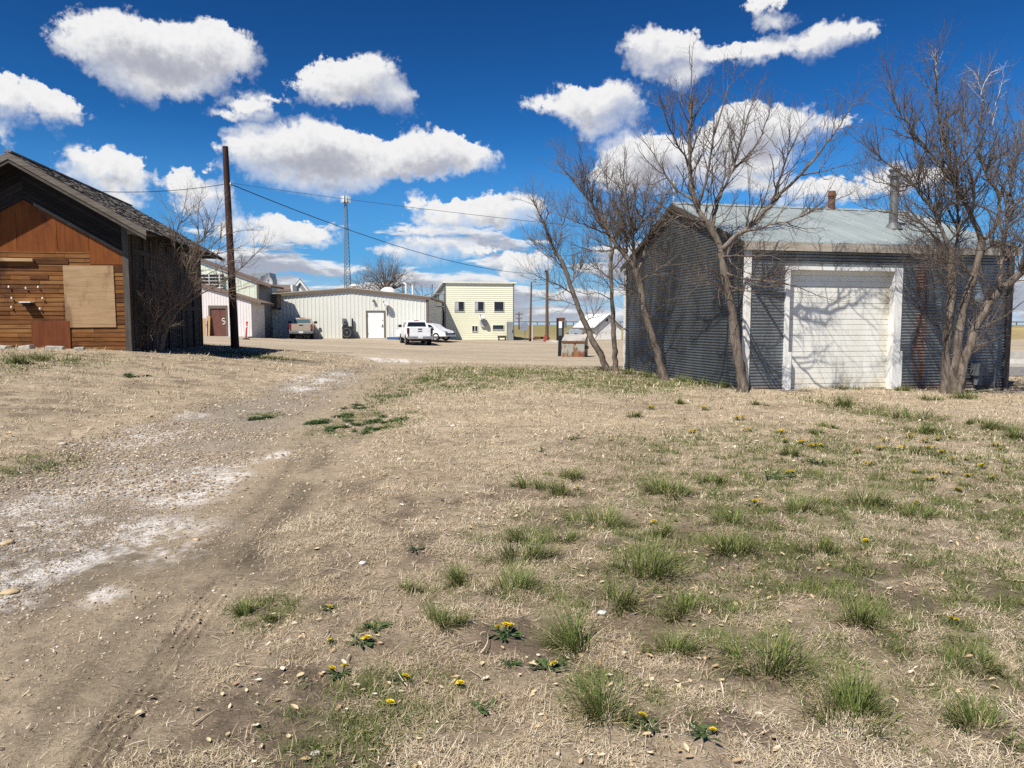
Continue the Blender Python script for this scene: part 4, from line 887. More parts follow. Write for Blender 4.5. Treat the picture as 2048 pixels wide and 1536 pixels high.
    while y < L + .3:                           # bare rafter tails under the broken eave
        mb = MB(); mb.box(.06, OV - .1 - rd.random() * .25, y, y + .06, E - k * .42 - .26, E - k * .42 - .10, tone=rd.random()); mb.build('rafter_tail', M_GREYX, r); y += rd.uniform(.5, .7)
    # small shelf lamp and the light string are things fixed to the wall
    Mx = Matrix.Translation((ox, oy, g)) @ Matrix.Rotation(rz, 4, 'Z')
    sh = root('shelf_lamp', Mx @ Vector((-2.72, -.03, 1.40)), rz, 'small white topped wall lamp inside the ring of bulbs', 'lamp')
    MB().box(-.15, .15, -.24, 0, .0, .03).build('top_plate', M_WHITE, sh); MB().prism([(-.03, -.10), (-.03, 0), (-.22, 0)][::1], 'x', -.12, .12) ; q = MB(); q.prism([(-.20, -.002), (-.02, -.002), (-.02, -.05), (-.05, -.10)], 'x', -.12, .12); q.build('bracket', M_BLACK, sh)
    ls = root('light_string', Mx @ Vector((-2.70, -.035, 1.36)), rz, 'ring of white bulbs on wire nailed to the brown planks', 'string lights')
    pts = [(-.50, .50), (-.05, .47), (.28, .50), (.40, .28), (.38, .18), (.30, -.12), (.05, -.15), (-.46, -.08), (-.44, .18)]
    w = MB(); P3 = [(x, -.03, z) for x, z in pts]; P3 += [P3[0]]; w.tube(P3, .004, 5); w.build('wire', M_GREYX, ls)
    for (x, z) in [pts[i] for i in (0, 1, 2, 4, 5, 7, 8)]:
        b = MB(); b.lathe([(0, -.04), (.022, -.028), (.027, -.008), (.016, .022), (0, .03)], (x, -.045, z), 10); b.build('bulb', M_WHITE, ls, smooth=True)
    # rubble along the wall foot
    for i, (x, w, lab) in enumerate(((-1.9, .45, 'flat grey stone slab at the wall foot under the boarded window'), (-2.6, .36, 'grey stone slab at the wall foot before the reddish hatch'), (-3.3, .5, 'long pale slab at the wall foot nearest the left edge'), (-1.2, .25, 'small grey slab at the wall foot near the corner'))):
        q = MB(); q.box(-w / 2, w / 2, -.12, .12, -.06, .07, M=Matrix.Rotation(R(random.uniform(-8, 8)), 4, 'Y')); p = Mx @ Vector((x, -.42 - .12 * (i % 2), 0)); p.z = gz(p.x, p.y) + .02
        tag(q.build('stone_slab', M_CONC, None, bevel=.03, loc=p, rot=(0, 0, random.uniform(-.3, .4))), lab, 'stone slab', 'slabs along the wooden wall')
build_barn()
# ------------------------------------------------------------------ buildings across the lot
M_RIBW = simple('white_ribbed_steel', (.60, .60, .53), .55, var=.05, scale=1.2, bump=.02)
M_BROWN = simple('brown_trim', (.13, .10, .075), .6, var=.15, scale=3)
M_CREAM = simple('cream_siding', (.76, .745, .55), .6, var=.06, scale=1.5, bump=.05)
M_SILV = simple('silver_panels', (.36, .39, .38), .5, metal=.35, var=.3, scale=.9, dirt=(.20, .23, .22))
M_PINKW = simple('pinkish_white_siding', (.66, .61, .575), .65, var=.08, scale=2)
M_GRNW = simple('pale_green_siding', (.62, .66, .52), .6, var=.06, scale=2)
M_TAR = simple('brown_shingles', (.15, .105, .08), .9, var=.25, scale=5)
M_RED = simple('red_brown_door', (.135, .052, .034), .5, var=.25, scale=3, dirt=(.08, .032, .022))
M_ORANGE = simple('red_plastic', (.62, .05, .04), .5, var=.12)
M_DISH = simple('grey_dish', (.45, .45, .44), .5, var=.12)
M_POLE = wood_mat('pole_wood', [(.25, (.045, .026, .018)), (.5, (.10, .058, .038)), (.8, (.19, .125, .085))], 'z', gscale=1.5)
M_POLED = wood_mat('dark_rusty_pole', [(.25, (.018, .010, .009)), (.5, (.040, .020, .015)), (.8, (.085, .040, .028))], 'z', gscale=1.5)
M_TYRE = simple('tyre_rubber', (.018, .018, .018), .9, var=.3)
M_CHROME = simple('bright_metal', (.6, .6, .6), .25, metal=.9, var=.1)
M_GREYM = simple('grey_metal', (.16, .17, .17), .55, metal=.3, var=.2)
M_TAIL, _t, _p = new_mat('red_lens'); _p(color=(.22, .012, .008), rough=.25, coat=.5)
M_PLATE = simple('plate_white', (.6, .6, .62), .5, var=.1, scale=30)

def dish(name, loc, r, aim, label, arm=True, mat=None, mast=None):
    """satellite dish: bowl, feed arm and bracket"""
    q = Vector(aim).normalized().to_track_quat('Z', 'Y').to_matrix().to_4x4()
    rt = root(name, loc, 0, label, 'satellite dish')
    b = MB(); b.lathe([(0, 0), (r * .5, r * .06), (r * .85, r * .18), (r, r * .26), (r * .98, r * .28), (r * .5, r * .09), (0, .03 * r)], n=20, M=q); b.build('bowl', mat or M_DISH, rt, smooth=True)
    a = MB(); tip = q @ Vector((0, -r * .25, r * 1.05)); a.tube([q @ Vector((0, -r * .9, r * .2)), tip], .02 + r * .02, 6); a.lathe([(0, 0), (.07 * r + .03, .02), (.05, .12), (0, .14)], tip, 8); a.build('feed_arm', M_GREYM, rt)
    m = MB(); m.tube(mast if mast else [(0, 0, 0), (0, r * .25, -r * .2), (0, r * .6, -r * .35)], .025 + r * .02, 8); m.build('mount', M_GREYM, rt)
    return rt

def ribbed_gable(x0, x1, zb, ztop, y, pitch, holes=(), depth=.024, rib=.07):
    """vertical ribbed sheet on a plane facing -y; ztop(x); holes = (xa, xb, zt) from the ground"""
    mb = MB(); x = x0
    prof = []
    while x < x1 - 1e-4:
        a = min(x + pitch - rib * 2, x1); prof += [(x, 0), (a, 0)]
        if a < x1: prof += [(min(a + rib * .5, x1), depth), (min(a + rib * 1.3, x1), depth)]
        x += pitch
    prof.append((x1, 0))
    cuts = sorted({h[0] for h in holes} | {h[1] for h in holes})
    P2 = []
    for (xa, da), (xb, db) in zip(prof, prof[1:]):
        pts = [xa] + [c for c in cuts if xa < c < xb] + [xb]
        for a, b in zip(pts, pts[1:]):
            fa = da + (db - da) * (a - xa) / max(1e-6, xb - xa); fb = da + (db - da) * (b - xa) / max(1e-6, xb - xa); P2.append((a, fa, b, fb))
    for a, fa, b, fb in P2:
        z = zb; mid = (a + b) / 2
        for ha, hb, hz in holes:
            if ha < mid < hb: z = hz
        mb.add([(a, y - fa, z), (b, y - fb, z), (b, y - fb, ztop(b)), (a, y - fa, ztop(a))], [(0, 1, 2, 3)])
    return mb

def build_long_white():
    D = 62.0; x0, x1 = X(549, D), X(856, D); gl = .52; W = x1 - x0; pk = X(702, D) - x0
    zl, zp, zr = P(549, 586, D).z - gl, P(702, 574, D).z - gl, P(856, 592, D).z - gl
    r = root('white_metal_building', (x0, D, gl), 0, 'long low white ribbed metal building with brown roof trim', 'building')
    def zt(x): return zl + (zp - zl) * x / pk if x < pk else zp + (zr - zp) * (x - pk) / (W - pk)
    dx0, dx1, dz = X(735, D) - x0, X(768, D) - x0, 2.18; L = 22
    ribbed_gable(-.75, W, -.35, lambda x: zt(max(0, x)) - .25, 0, .325, [(dx0 - .1, dx1 + .1, dz + .1)]).build('front_wall', M_RIBW, r, recalc=False)
    b = MB(); b.box(0, .05, .05, L, -.4, zl - .2); b.box(W - .05, W, .05, L, -.4, zr - .2); b.box(0, W, L - .05, L, -.4, zl - .3); b.box(.05, dx0 - .1, .06, .1, -.3, zl - .3); b.build('side_wall', M_RIBW, r)
    rf = MB()
    for xa, za, xb, zb in ((-.25, zt(0) - .02, pk, zp), (pk, zp, W + .25, zt(W) - .02)):
        rf.add([(xa, -.12, za - .16), (xb, -.12, zb - .16), (xb, L + .2, zb - .16), (xa, L + .2, za - .16), (xa, -.12, za - .02), (xb, -.12, zb - .02), (xb, L + .2, zb - .02), (xa, L + .2, za - .02)], [(3, 2, 1, 0), (4, 5, 6, 7), (0, 1, 5, 4), (2, 3, 7, 6), (0, 4, 7, 3), (1, 2, 6, 5)])
    rf.build('roof', simple('tan_roof_edge', (.36, .31, .24), .6), r)
    f = MB()
    for xa, za, xb, zb in ((-.25, zt(0), pk, zp), (pk, zp, W + .25, zt(W))):
        f.add([(xa, -.17, za - .34), (xb, -.17, zb - .34), (xb, -.17, zb - .10), (xa, -.17, za - .10), (xa, -.125, za - .34), (xb, -.125, zb - .34), (xb, -.125, zb - .10), (xa, -.125, za - .10)], [(0, 1, 2, 3), (4, 7, 6, 5), (3, 2, 6, 7), (0, 4, 5, 1)])
    f.build('fascia', M_BROWN, r)
    c = MB(); c.box(W - .14, W + .05, -.05, .3, -.3, zr - .28); c.build('corner_trim', M_BROWN, r); c = MB(); c.box(-.02, .16, -.05, .1, zl - 1.25, zl - .28); c.build('corner_trim', M_BROWN, r)
    d = MB(); d.box(dx0 - .12, dx0, -.06, .08, -.3, dz + .10); d.box(dx1, dx1 + .12, -.06, .08, -.3, dz + .10); d.box(dx0, dx1, -.06, .08, dz, dz + .10); fr = d.build('door_frame', M_BROWN, r)
    d = MB(); d.box(dx0 + .005, dx1 - .005, .0, .04, -.3, dz - .005); dr = d.build('door', M_WHITE, r)
    d = MB(); d.box(dx1 - .16, dx1 - .08, -.05, -.001, .95, 1.12); d.tube([(dx1 - .12, -.06, 1.0), (dx1 - .27, -.07, 1.0)], .018, 6); d.build('handle', M_GREYM, dr); d = MB(); d.box(dx1 - .14, dx1 - .08, -.03, -.001, 1.45, 1.52); d.build('lock', M_GREYM, dr)
    for zz in (.3, 1.8): MB().box(dx0 + .0, dx0 + .06, -.03, -.001, zz, zz + .12).build('hinge', M_GREYM, dr)
    s = MB(); s.box(dx0 - .3, dx1 + .35, -.5, -.07, -.3, .0); s.build('door_step', M_CONC, r)
    q = MB(); q.box(-.06, .06, -.22, -.02, 0, .10); q.prism([(-.30, .05), (-.12, .10), (-.12, -.08), (-.26, -.10)], 'x', -.09, .09)
    tag(q.build('flood_light', M_GREYM, None, loc=(X(749, D), D, P(749, 602, D).z)), 'small grey flood light high on the white wall above the door', 'light')
    dish('satellite_dish', (X(775, D), D - .38, P(775, 607, D).z), .30, (-.55, -.78, .45), 'round grey satellite dish bolted to the white wall right of the door', mast=[(0, 0, 0), (.0, .2, -.2), (.0, .33, -.5), (0, .33, -1.0)])
    # things standing at the wall
    rb = root('electric_meter', (X(688, D), D - .14, gl), 0, 'grey electric meter box on a dark post at the white wall', 'meter')
    q = MB(); q.box(-.05, .05, -.05, .05, -.2, 1.45); q.tube([(.16, .05, 1.15), (.16, .05, .6), (.30, .02, .4)], .03, 6); q.build('post', M_BLACK, rb)
    q = MB(); q.box(-.10, .20, -.10, .08, 1.10, 1.62); q.cyl((.06, -.10, 1.42), .085, -.08, 'y', 12); q.build('meter_box', M_GREYM, rb, bevel=.01)
    rc = root('air_conditioner', (X(700, D), D - .62, gl - .05), 0, 'black air conditioning unit with round fan beside the meter post', 'air conditioner')
    q = MB(); q.box(-.45, .42, -.35, .35, .04, .98); q.box(-.46, .43, -.36, .36, .98, 1.03); bd = q.build('casing', M_BLACK, rc, bevel=.02)
    q = MB(); q.lathe([(.34, 0), (.37, .02), (.37, .05), (.33, .05), (.33, .0)], (-.05, -.355, .50), 24, M=Matrix.Rotation(R(90), 4, 'X')); q.lathe([(.05, .03), (0, .05)], (-.05, -.355, .5), 10, M=Matrix.Rotation(R(90), 4, 'X'))
    for k in range(10):
        a = 6.283 * k / 10; q.tube([(-.05 + .05 * math.cos(a), -.39, .5 + .05 * math.sin(a)), (-.05 + .34 * math.cos(a), -.38, .5 + .34 * math.sin(a))], .008, 4)
    q.build('fan_guard', M_GREYM, rc, smooth=True)
    q = MB(); q.box(-.06, .06, -.06, .06, -.1, 1.62); tag(q.build('post', M_BLACK, None, loc=(X(706, D), D - .20, gl)), 'short black post behind the air conditioning unit', 'post')
    # on the roof
    q = MB(); q.lathe([(.78, 0), (.76, .25), (.60, .52), (.35, .70), (0, .76)], n=22); xx = X(765, D); q2 = tag(q.build('roof_dome', simple('white_dome', (.72, .72, .70), .5), None, smooth=True, loc=(xx, D + 3.0, gl + zt(xx - x0) - .30)), 'round white dome standing on the white building roof', 'dome')
    for px, kind, lab in ((813, 'hook', 'white pipe with a bent hook top on the white building roof'), (826, 'str', 'straight white pipe standing right of the hooked one on the roof'), (806, 'thin', 'dark short stack left of the hooked white pipe')):
        xx = X(px, D + 2); zz = gl + zt(X(px, D) - x0) - .12; q = MB()
        if kind == 'hook': q.tube([(0, 0, 0), (0, 0, .85), (-.03, 0, 1.0), (-.16, 0, 1.08), (-.29, 0, 1.0), (-.31, 0, .82)], .07, 10)
        elif kind == 'str': q.tube([(0, 0, 0), (0, 0, 1.0)], .07, 10); q.cyl((0, 0, .95), .09, .06, n=10)
        else: q.tube([(0, 0, 0), (0, 0, 1.0)], .08, 8); q.cyl((0, 0, .95), .13, .08, n=10)
        tag(q.build('roof_pipe', M_GREYM if kind == 'thin' else M_WHITE, None, smooth=True, loc=(xx, D + 2, zz)), lab, 'pipe', 'pipes on the white building roof')
    q = MB(); q.lathe([(.16, 0), (.16, .12), (.32, .18), (.22, .32), (0, .36)], n=12); tag(q.build('roof_vent', M_WHITE, None, smooth=True, loc=(X(705, D), D + .8, gl + zp - .06)), 'small white mushroom vent at the peak of the white building', 'vent')
    q = MB(); q.box(0, 1.3, 0, 1.0, 0, .12)
    for k in range(6): q.box(.02 + k * .22, .16 + k * .22, -.02, 1.02, .12, .145)
    tag(q.build('blue_pallet', simple('blue_paint', (.05, .12, .30), .6), None, loc=(X(775, 61), 60.6, .46)), 'blue pallet lying flat behind the white pickup', 'pallet')
    # hooded cooler at the top left corner
    rt = root('wall_fan', (X(543, 61.2), 61.6, P(543, 616, 61.5).z), 0, 'dark slatted wall fan box wedged beside the white metal building', 'fan')
    q = MB(); q.box(-.55, .45, -.55, .3, 0, 1.05); q.build('casing', M_BLACK, rt)
    q = MB()
    for k in range(5): q.box(-.52, .42, -.62, -.555, .08 + k * .2, .17 + k * .2, M=Matrix.Rotation(R(0), 4, 'X'))
    q.build('slats', M_GREYM, rt); q = MB(); q.box(.45, .62, -.6, .25, -.1, 1.15); q.box(-.6, .62, -.62, .3, -.12, 0); q.build('frame', M_BROWN, rt)

def build_left_whites():
    # tall pale green gable building behind
    D = 58.0; gl = .74; xr = X(519, D); r = root('pale_green_building', (xr, D, gl), 0, 'pale green sided building with a brown sloping roof behind the old barn', 'building')
    zr = P(519, 566, D).z - gl; k = .36; HW = 5.6; L = 3.2
    def zt(x): return zr + k * min(-x, 2 * HW + x)
    ribbed_gable(-2 * HW, 0, -.4, lambda x: zt(x) - .04, 0, .42, depth=.02, rib=.03).build('front_wall', M_GRNW, r, recalc=False)
    MB().box(-.05, 0, .02, L, -.4, zr - .05).build('side_wall', M_GREYM, r); MB().box(-2 * HW, -2 * HW + .05, .02, L, -.4, zr - .05).build('side_wall', M_GREYM, r)
    rf = MB(); ov = 1.0
    for sg in (1, -1):
        xe = -HW + sg * (HW + ov); ze = zr - k * ov; zp = zr + k * HW
        rf.add([(-HW, -.15, zp), (xe, -.15, ze), (xe, L, ze), (-HW, L, zp), (-HW, -.15, zp + .16), (xe, -.15, ze + .16), (xe, L, ze + .16), (-HW, L, zp + .16)], [(0, 1, 2, 3), (7, 6, 5, 4), (0, 4, 5, 1), (1, 5, 6, 2), (2, 6, 7, 3)])
    rf.build('roof', M_TAR, r)
    q = MB(); q.box(-.14, .02, -.05, -.022, -.3, zr - .1); q.build('corner_trim', M_BROWN, r)
    # shaded window with white louvres and the dark boarded opening
    xw = X(400, D) - xr; xw2 = X(450, D) - xr; za = P(400, 601, D).z - gl; zb = P(400, 548, D).z - gl; zm = P(400, 562, D).z - gl
    q = MB(); q.box(xw, xw2, -.12, -.03, zm, zb); w = q.build('window', M_GLASS, r)
    q = MB()
    for i in range(5): q.box(xw - .05, xw2 + .05, -.28, -.13, zm - .55 + i * .26, zm - .50 + i * .26)
    for i in range(3): q.box(xw + .1 + i * .8, xw + .16 + i * .8, -.29, -.12, zm - .6, zm + .62)
    q.build('louvre', M_WHITE, w)
    q = MB(); q.box(xw - .05, X(439, D) - xr, -.14, -.03, za, zm); q.build('boarded_opening', M_DARKW, r)
    # low addition in front with the red door
    D2 = 55.0; g2 = .80; x2 = X(503.5, D2); r = root('white_annex', (x2, D2, g2), 0, 'low pinkish white annex with a red brown door and lean roof', 'building')
    zr = P(503.5, 603, D2).z - g2; k = .29; HW = 4.0; L = 2.9
    def zt2(x): return zr + k * (-x) * (1 if x > -HW else 1)
    dx0, dx1, dz = X(418, D2) - x2, X(455.5, D2) - x2, P(430, 611, D2).z - g2
    ribbed_gable(-HW - 1.2, 0, -.3, lambda x: zt2(x) - .02, 0, .21, [(dx0, dx1, dz)], depth=.018, rib=.03).build('front_wall', M_PINKW, r, recalc=False)
    b = MB(); b.box(-.05, 0, .02, L, -.3, zr - .02); b.build('side_wall', M_PINKW, r)
    b = MB(); b.box(0.0, .02, 1.35, 1.65, .9 + .3, 2.0); b.build('notice', M_WHITE, r)
    rf = MB(); rf.add([(-HW - 1.4, -.14, zt2(-HW - 1.4)), (.75, -.14, zt2(.75)), (.75, L + .1, zt2(.75)), (-HW - 1.4, L + .1, zt2(-HW - 1.4)), (-HW - 1.4, -.14, zt2(-HW - 1.4) + .14), (.75, -.14, zt2(.75) + .14), (.75, L + .1, zt2(.75) + .14), (-HW - 1.4, L + .1, zt2(-HW - 1.4) + .14)], [(0, 1, 2, 3), (7, 6, 5, 4), (0, 4, 5, 1), (1, 5, 6, 2), (2, 6, 7, 3)]); rf.build('roof', M_TAR, r)
    d = MB(); d.box(dx0, dx0 + .14, -.05, .1, -.2, dz); d.box(dx1 - .10, dx1, -.05, .1, -.2, dz); d.box(dx0 + .14, dx1 - .1, -.05, .1, dz - .22, dz); d.build('door_frame', M_BROWN, r)
    d = MB(); d.box(dx0 + .145, dx1 - .105, .02, .06, -.2, dz - .225)
    dr = d.build('door', M_RED, r)
    d = MB()
    cxm = dx1 - .30; s = [(cxm + .10 * math.cos(a), .012, 1.18 + .11 * math.sin(a)) for a in np.linspace(.6, 5.4, 12)] + [(cxm + .12, .012, 1.02), (cxm + .10, .012, .92), (cxm + .02, .012, .86), (cxm - .07, .012, .88)]
    d.tube(s, .032, 5); d.build('painted_mark', M_WHITE, dr)
    s = MB(); s.box(-HW - 1.2, .1, -1.2, -.06, -.25, -.04); s.build('door_slab', M_CONC, r)
    q = MB(); q.box(0, .30, -.05, 0, 0, 1.3, M=Matrix.Rotation(R(-8), 4, 'X')); q.box(.32, .55, .12, .16, 0, 1.5, M=Matrix.Rotation(R(-8), 4, 'X')); tag(q.build('leaning_board', simple('tan_board', (.42, .26, .12), .8), None, loc=(X(403, 54.6), 54.55, .80)), 'tan board leaning on the annex wall left of the red door', 'board')
    # traffic post
    rt = root('delineator_post', (X(491, 50), 50.0, gz(X(491, 50), 50.0)), 0, 'leaning red plastic traffic post on a black base by the annex', 'traffic post')
    q = MB(); q.lathe([(.0, .0), (.26, .0), (.26, .04), (.12, .08), (0, .08)], n=16); q.build('base', M_BLACK, rt)
    q = MB(); q.tube([(0, 0, .06), (.05, 0, .6), (.10, 0, 1.12)], [.065, .055, .05], 10); q.tube([(.10, 0, 1.12), (.105, 0, 1.2)], .075, 10); pb = q.build('post', M_ORANGE, rt)
    q = MB(); q.tube([(.072, 0, .82), (.082, 0, .92)], .058, 10); q.build('reflective_band', M_WHITE, pb)
    # dish on a tall mast between the buildings
    D3 = 59.8; base = gz(X(531, D3), D3); top = P(531, 563, D3).z
    dish('mast_dish', (X(535, D3), D3 - .25, top - .05), .55, (.62, -.72, .30), 'grey dish on a tall thin mast between the pale buildings', mast=[(0, 0, 0), (-.14, .25, -.05), (-.16, .25, base - top + .05 - .2)])
    # boxes on the roof and houses behind
    q = MB(); D4 = 66.0; q.box(X(505, D4), X(536, D4), D4, D4 + 2, P(505, 582, D4).z, P(505, 546, D4).z); q.prism([(X(536, D4), P(505, 582, D4).z), (X(543, D4), P(505, 582, D4).z), (X(543, D4), P(505, 560, D4).z), (X(540, D4), P(505, 545, D4).z), (X(536, D4), P(505, 546, D4).z)], 'y', D4 + .1, D4 + 1.9)
    q.box(X(505, D4), X(543, D4), D4 + .3, D4 + 1.7, .3, P(505, 583, D4).z); tag(q.build('cooling_tower', simple('grey_sheet_metal', (.30, .34, .33), .5, metal=.3), None), 'boxy grey metal cooler tower rising behind the pale green roof', 'cooler')
    D5 = 82.0; rr = root('brown_roof_house', (X(561, D5), D5, .5), 0, 'house showing only its flat brown roof over the white metal building', 'house')
    q = MB(); z1 = P(560, 582, D5).z - .5; z2 = P(560, 569.5, D5).z - .5; w = X(582, D5) - X(561, D5)
    q.prism([(-w, 0), (w, 0), (w, z1), (-w, z1)], 'y', .5, 8); q.build('wall', M_BROWN, rr)
    q = MB(); q.prism([(-.2, z1), (2.5, z2), (2.6, z2 + .12), (-.2, z1 + .15)], 'x', -w - .5, w); ob = q.build('roof', M_TAR, rr); q = MB(); q.box(w, w + .2, .2, 4, 0, z2); q.build('white_end_wall', M_WHITE, rr)
    D6 = 84.0; xc = X(602, D6); r6 = root('white_gable_house', (xc, D6, .5), R(13), 'distant house gable with white trimmed peak above the white metal building', 'house')
    zp = P(602, 559, D6).z - .5; hw = 1.15; dz = 1.55
    q = MB(); q.prism([(-hw, 0), (hw, 0), (hw, zp - dz - .1), (0, zp - .12), (-hw, zp - dz - .1)], 'y', 0, 2.5); q.build('gable_wall', simple('grey_gable', (.26, .26, .27), .8), r6)
    q = MB()
    for sg in (1, -1): q.prism([(0, zp), (sg * hw * 1.15, zp - dz * 1.15), (sg * hw * 1.15, zp - dz * 1.15 - .32), (0, zp - .32)], 'y', -.14, -.01)
    q.prism([(-.5, zp - dz - .1), (.5, zp - dz - .1), (0, zp - .95)], 'y', -.05, -.012); q.build('white_trim', M_WHITE, r6)
    q = MB()
    for sg in (1, -1): q.prism([(0, zp + .02), (sg * hw * 1.2, zp - dz * 1.2 + .02), (sg * hw * 1.2, zp - dz * 1.2 + .12), (0, zp + .12)], 'y', -.1, 2.7)
    q.build('roof', M_TAR, r6)

def build_yellow():
    D = 75.0; rz = R(10.2); ox = X(890, D); gl = .02; r = root('cream_building', (ox, D, gl), rz, 'two storey cream sided building with flat roof and three upper windows', 'building')
    W = (X(1028, 76.3) - ox) / math.cos(rz) - .05; H = P(890, 566, D).z - gl; L = 14.5
    def lx(px): # local x of a pixel on the front wall
        d = ray(px, 640); s = d.x / d.y; return (s * D - ox) / (math.cos(rz) - s * math.sin(rz))
    def lz(px, py): y = D + lx(px) * math.sin(rz); return P(px, py, y).z - gl
    mb = MB(); z = -.3; lap = .2
    while z < H:
        z1 = min(z + lap, H); mb.add([(0, -.028, z), (W, -.028, z), (W, -.004, z1), (0, -.004, z1), (0, 0, z), (W, 0, z)], [(0, 1, 2, 3), (0, 4, 5, 1)]); z = z1
    mb.build('front_wall', M_CREAM, r, recalc=False)
    mb = MB(); mb.box(0, W, .002, .08, -.3, H); mb.box(W - .06, W, .08, L, -.3, H - .6); mb.box(0, W, L - .06, L, -.3, H - .6); mb.build('back_wall', M_CREAM, r)
    mb = MB()
    for i in range(5): mb.box(-.02 - (i % 2) * .015, .04, .06 + i * L / 5, .02 + (i + 1) * L / 5, -.3, H - .1 - .13 * i, tone=.5)
    mb.build('side_wall', M_SILV, r); q = MB(); q.box(-.09, -.04, 7.0, 7.6, .0, H - .8); q.build('drain_pipe', simple('dark_green_paint', (.02, .05, .045), .6), r)
    q = MB(); q.add([(-.22, -.18, H), (W + .3, -.18, H), (W + .3, L, H - .8), (-.22, L, H - .8), (-.22, -.18, H + .16), (W + .3, -.18, H + .16), (W + .3, L, H - .64), (-.22, L, H - .64)], [(3, 2, 1, 0), (4, 5, 6, 7), (0, 1, 5, 4), (1, 2, 6, 5), (2, 3, 7, 6), (3, 0, 4, 7)]); q.build('roof', simple('white_roof_edge', (.70, .69, .60), .6), r)
    q = MB(); q.add([(-.05, -.08, H - .25), (-.05, L, H - 1.1), (-.05, L, H - .80), (-.05, -.08, H + .0), (-.24, -.08, H - .25), (-.24, L, H - 1.1), (-.24, L, H - .80), (-.24, -.08, H)], [(0, 1, 2, 3), (7, 6, 5, 4), (0, 3, 7, 4), (0, 4, 5, 1), (1, 5, 6, 2)]); q.build('side_fascia', M_GREYM, r)
    for xa, xb in ((-.05, .07), (W - .06, W + .05)): q = MB(); q.box(xa, xb, -.06, -.03, -.3, H); q.build('corner_trim', M_GREYM, r)
    def window(xa, xb, za, zb, split=False, blind=0):
        f = MB(); t = .045
        f.box(xa - t, xb + t, -.075, -.03, za - t, za); f.box(xa - t, xb + t, -.075, -.03, zb, zb + t); f.box(xa - t, xa, -.075, -.03, za, zb); f.box(xb, xb + t, -.075, -.03, za, zb)
        if split: m = (xa + xb) / 2; f.box(m - .03, m + .03, -.07, -.03, za, zb)
        w = f.build('window', M_WHITE, r); g = MB(); g.box(xa, xb, -.045, -.032, za, zb); g.build('pane', M_GLASS, w)
        if blind:
            b = MB(); b.box(xa + .01, xa + (xb - xa) * blind, -.050, -.047, za + .05, zb - .02); b.build('blind', M_DISH, w)
        s = MB(); s.box(xa, xb, -.056, -.047, za + .12, za + .16); s.build('rail', M_GREYM, w)
    for (pa, pb, bl) in ((909.5, 928, .42), (949.5, 967.5, .36), (988.5, 1007, 0)): window(lx(pa), lx(pb), lz(pa, 622.5), lz(pa, 603.5), False, bl)
    window(lx(944.5), lx(954.5), lz(950, 663), lz(950, 652), True); window(lx(985.5), lx(1007), lz(990, 659), lz(990, 650.5))
    Mx = Matrix.Translation((ox, D, gl)) @ Matrix.Rotation(rz, 4, 'Z')
    p = Mx @ Vector((lx(964), -.40, lz(964, 634))); dish('satellite_dish', p, .34, (-.5, -.75, .5), 'upper grey satellite dish on the cream wall between the windows', mast=[(0, 0, 0), (0, .25, -.2), (0, .34, -.5)])
    q = MB(); q.lathe([(0, 0), (.40, .04), (.42, .07), (0, .06)], n=18, M=Matrix.Rotation(R(90), 4, 'X')); p = Mx @ Vector((lx(967), -.12, lz(967, 646))); tag(q.build('vent_cover', M_DISH, None, smooth=True, loc=p, rot=(0, 0, rz)), 'round grey disc on the cream wall just under the dish', 'vent')
    q = MB(); q.tube([(0, 0, 0), (0, 0, .55)], .03, 6); q.tube([(-.02, 0, .5), (.02, 0, 1.0), (.0, 0, 1.1)], .05, 6); p = Mx @ Vector((-.3, L - 1, H - .5)); tag(q.build('antenna', M_BLACK, None, loc=p), 'small black antenna on the far roof corner of the cream building', 'antenna')
    # things in front of it
    rt = root('metal_frame', (X(877, 69), 69.0, gz(X(877, 69), 69)), R(-3), 'tall dark metal frame of posts and bars beside the cream building', 'frame')
    h1 = P(865, 592, 69).z; h2 = P(865, 618, 69).z
    for xx in (-.60, .55): q = MB(); q.tube([(xx, 0, -.2), (xx, 0, h1)], .05, 8); q.build('post', M_GREYM, rt)
    for hh in (h1 - .03, h2): q = MB(); q.tube([(-.6, 0, hh), (.55, 0, hh)], .04, 8); q.build('rail', M_GREYM, rt)
    q = MB(); q.box(-.13, .13, -.13, .13, 0, 1.02); q.cyl((0, 0, 1.02), .15, .05, n=12); tag(q.build('bollard', M_BLACK, None, bevel=.03, loc=(X(876, 64), 64, gz(X(876, 64), 64))), 'stout black bollard between the pickup and the white car', 'bollard')
    p = Mx @ Vector((lx(1018.5), -.5, 0)); rt = root('old_cabinet', p, rz, 'tall grey weathered steel cabinet at the corner of the cream building', 'cabinet')
    q = MB(); q.box(-.30, .30, -.25, .25, -.05, 1.92); q.build('carcass', M_GREYM, rt, bevel=.01); q = MB(); q.box(-.27, .29, -.28, -.253, .05, 1.88); dr = q.build('door', M_SILV, rt); q = MB(); q.box(.16, .22, -.31, -.281, .8, 1.1); q.build('handle', M_BLACK, dr)
    p = Mx @ Vector((lx(1001), -1.0, 0)); rt = root('wooden_crate', p, rz, 'low open dark crate on legs before the cream wall', 'crate')
    q = MB(); q.box(-.42, .40, -.3, .3, .28, .52); q.build('box', M_GREYX, rt); q = MB()
    for sx in (-.38, .30): q.box(sx, sx + .08, -.25, .25, 0, .28)
    q.box(-.42, .40, -.34, -.305, .05, .12); q.build('legs', M_BLACK, rt)
    p = Mx @ Vector((lx(1028) + .4, -.6, 0)); q = MB(); q.box(-.25, .25, -.2, .2, .3, .36); q.box(-.22, -.16, -.15, .15, 0, .3); q.box(.16, .22, -.15, .15, 0, .3); tag(q.build('bench', M_BLACK, None, loc=p), 'tiny dark stool beside the old steel cabinet', 'stool')

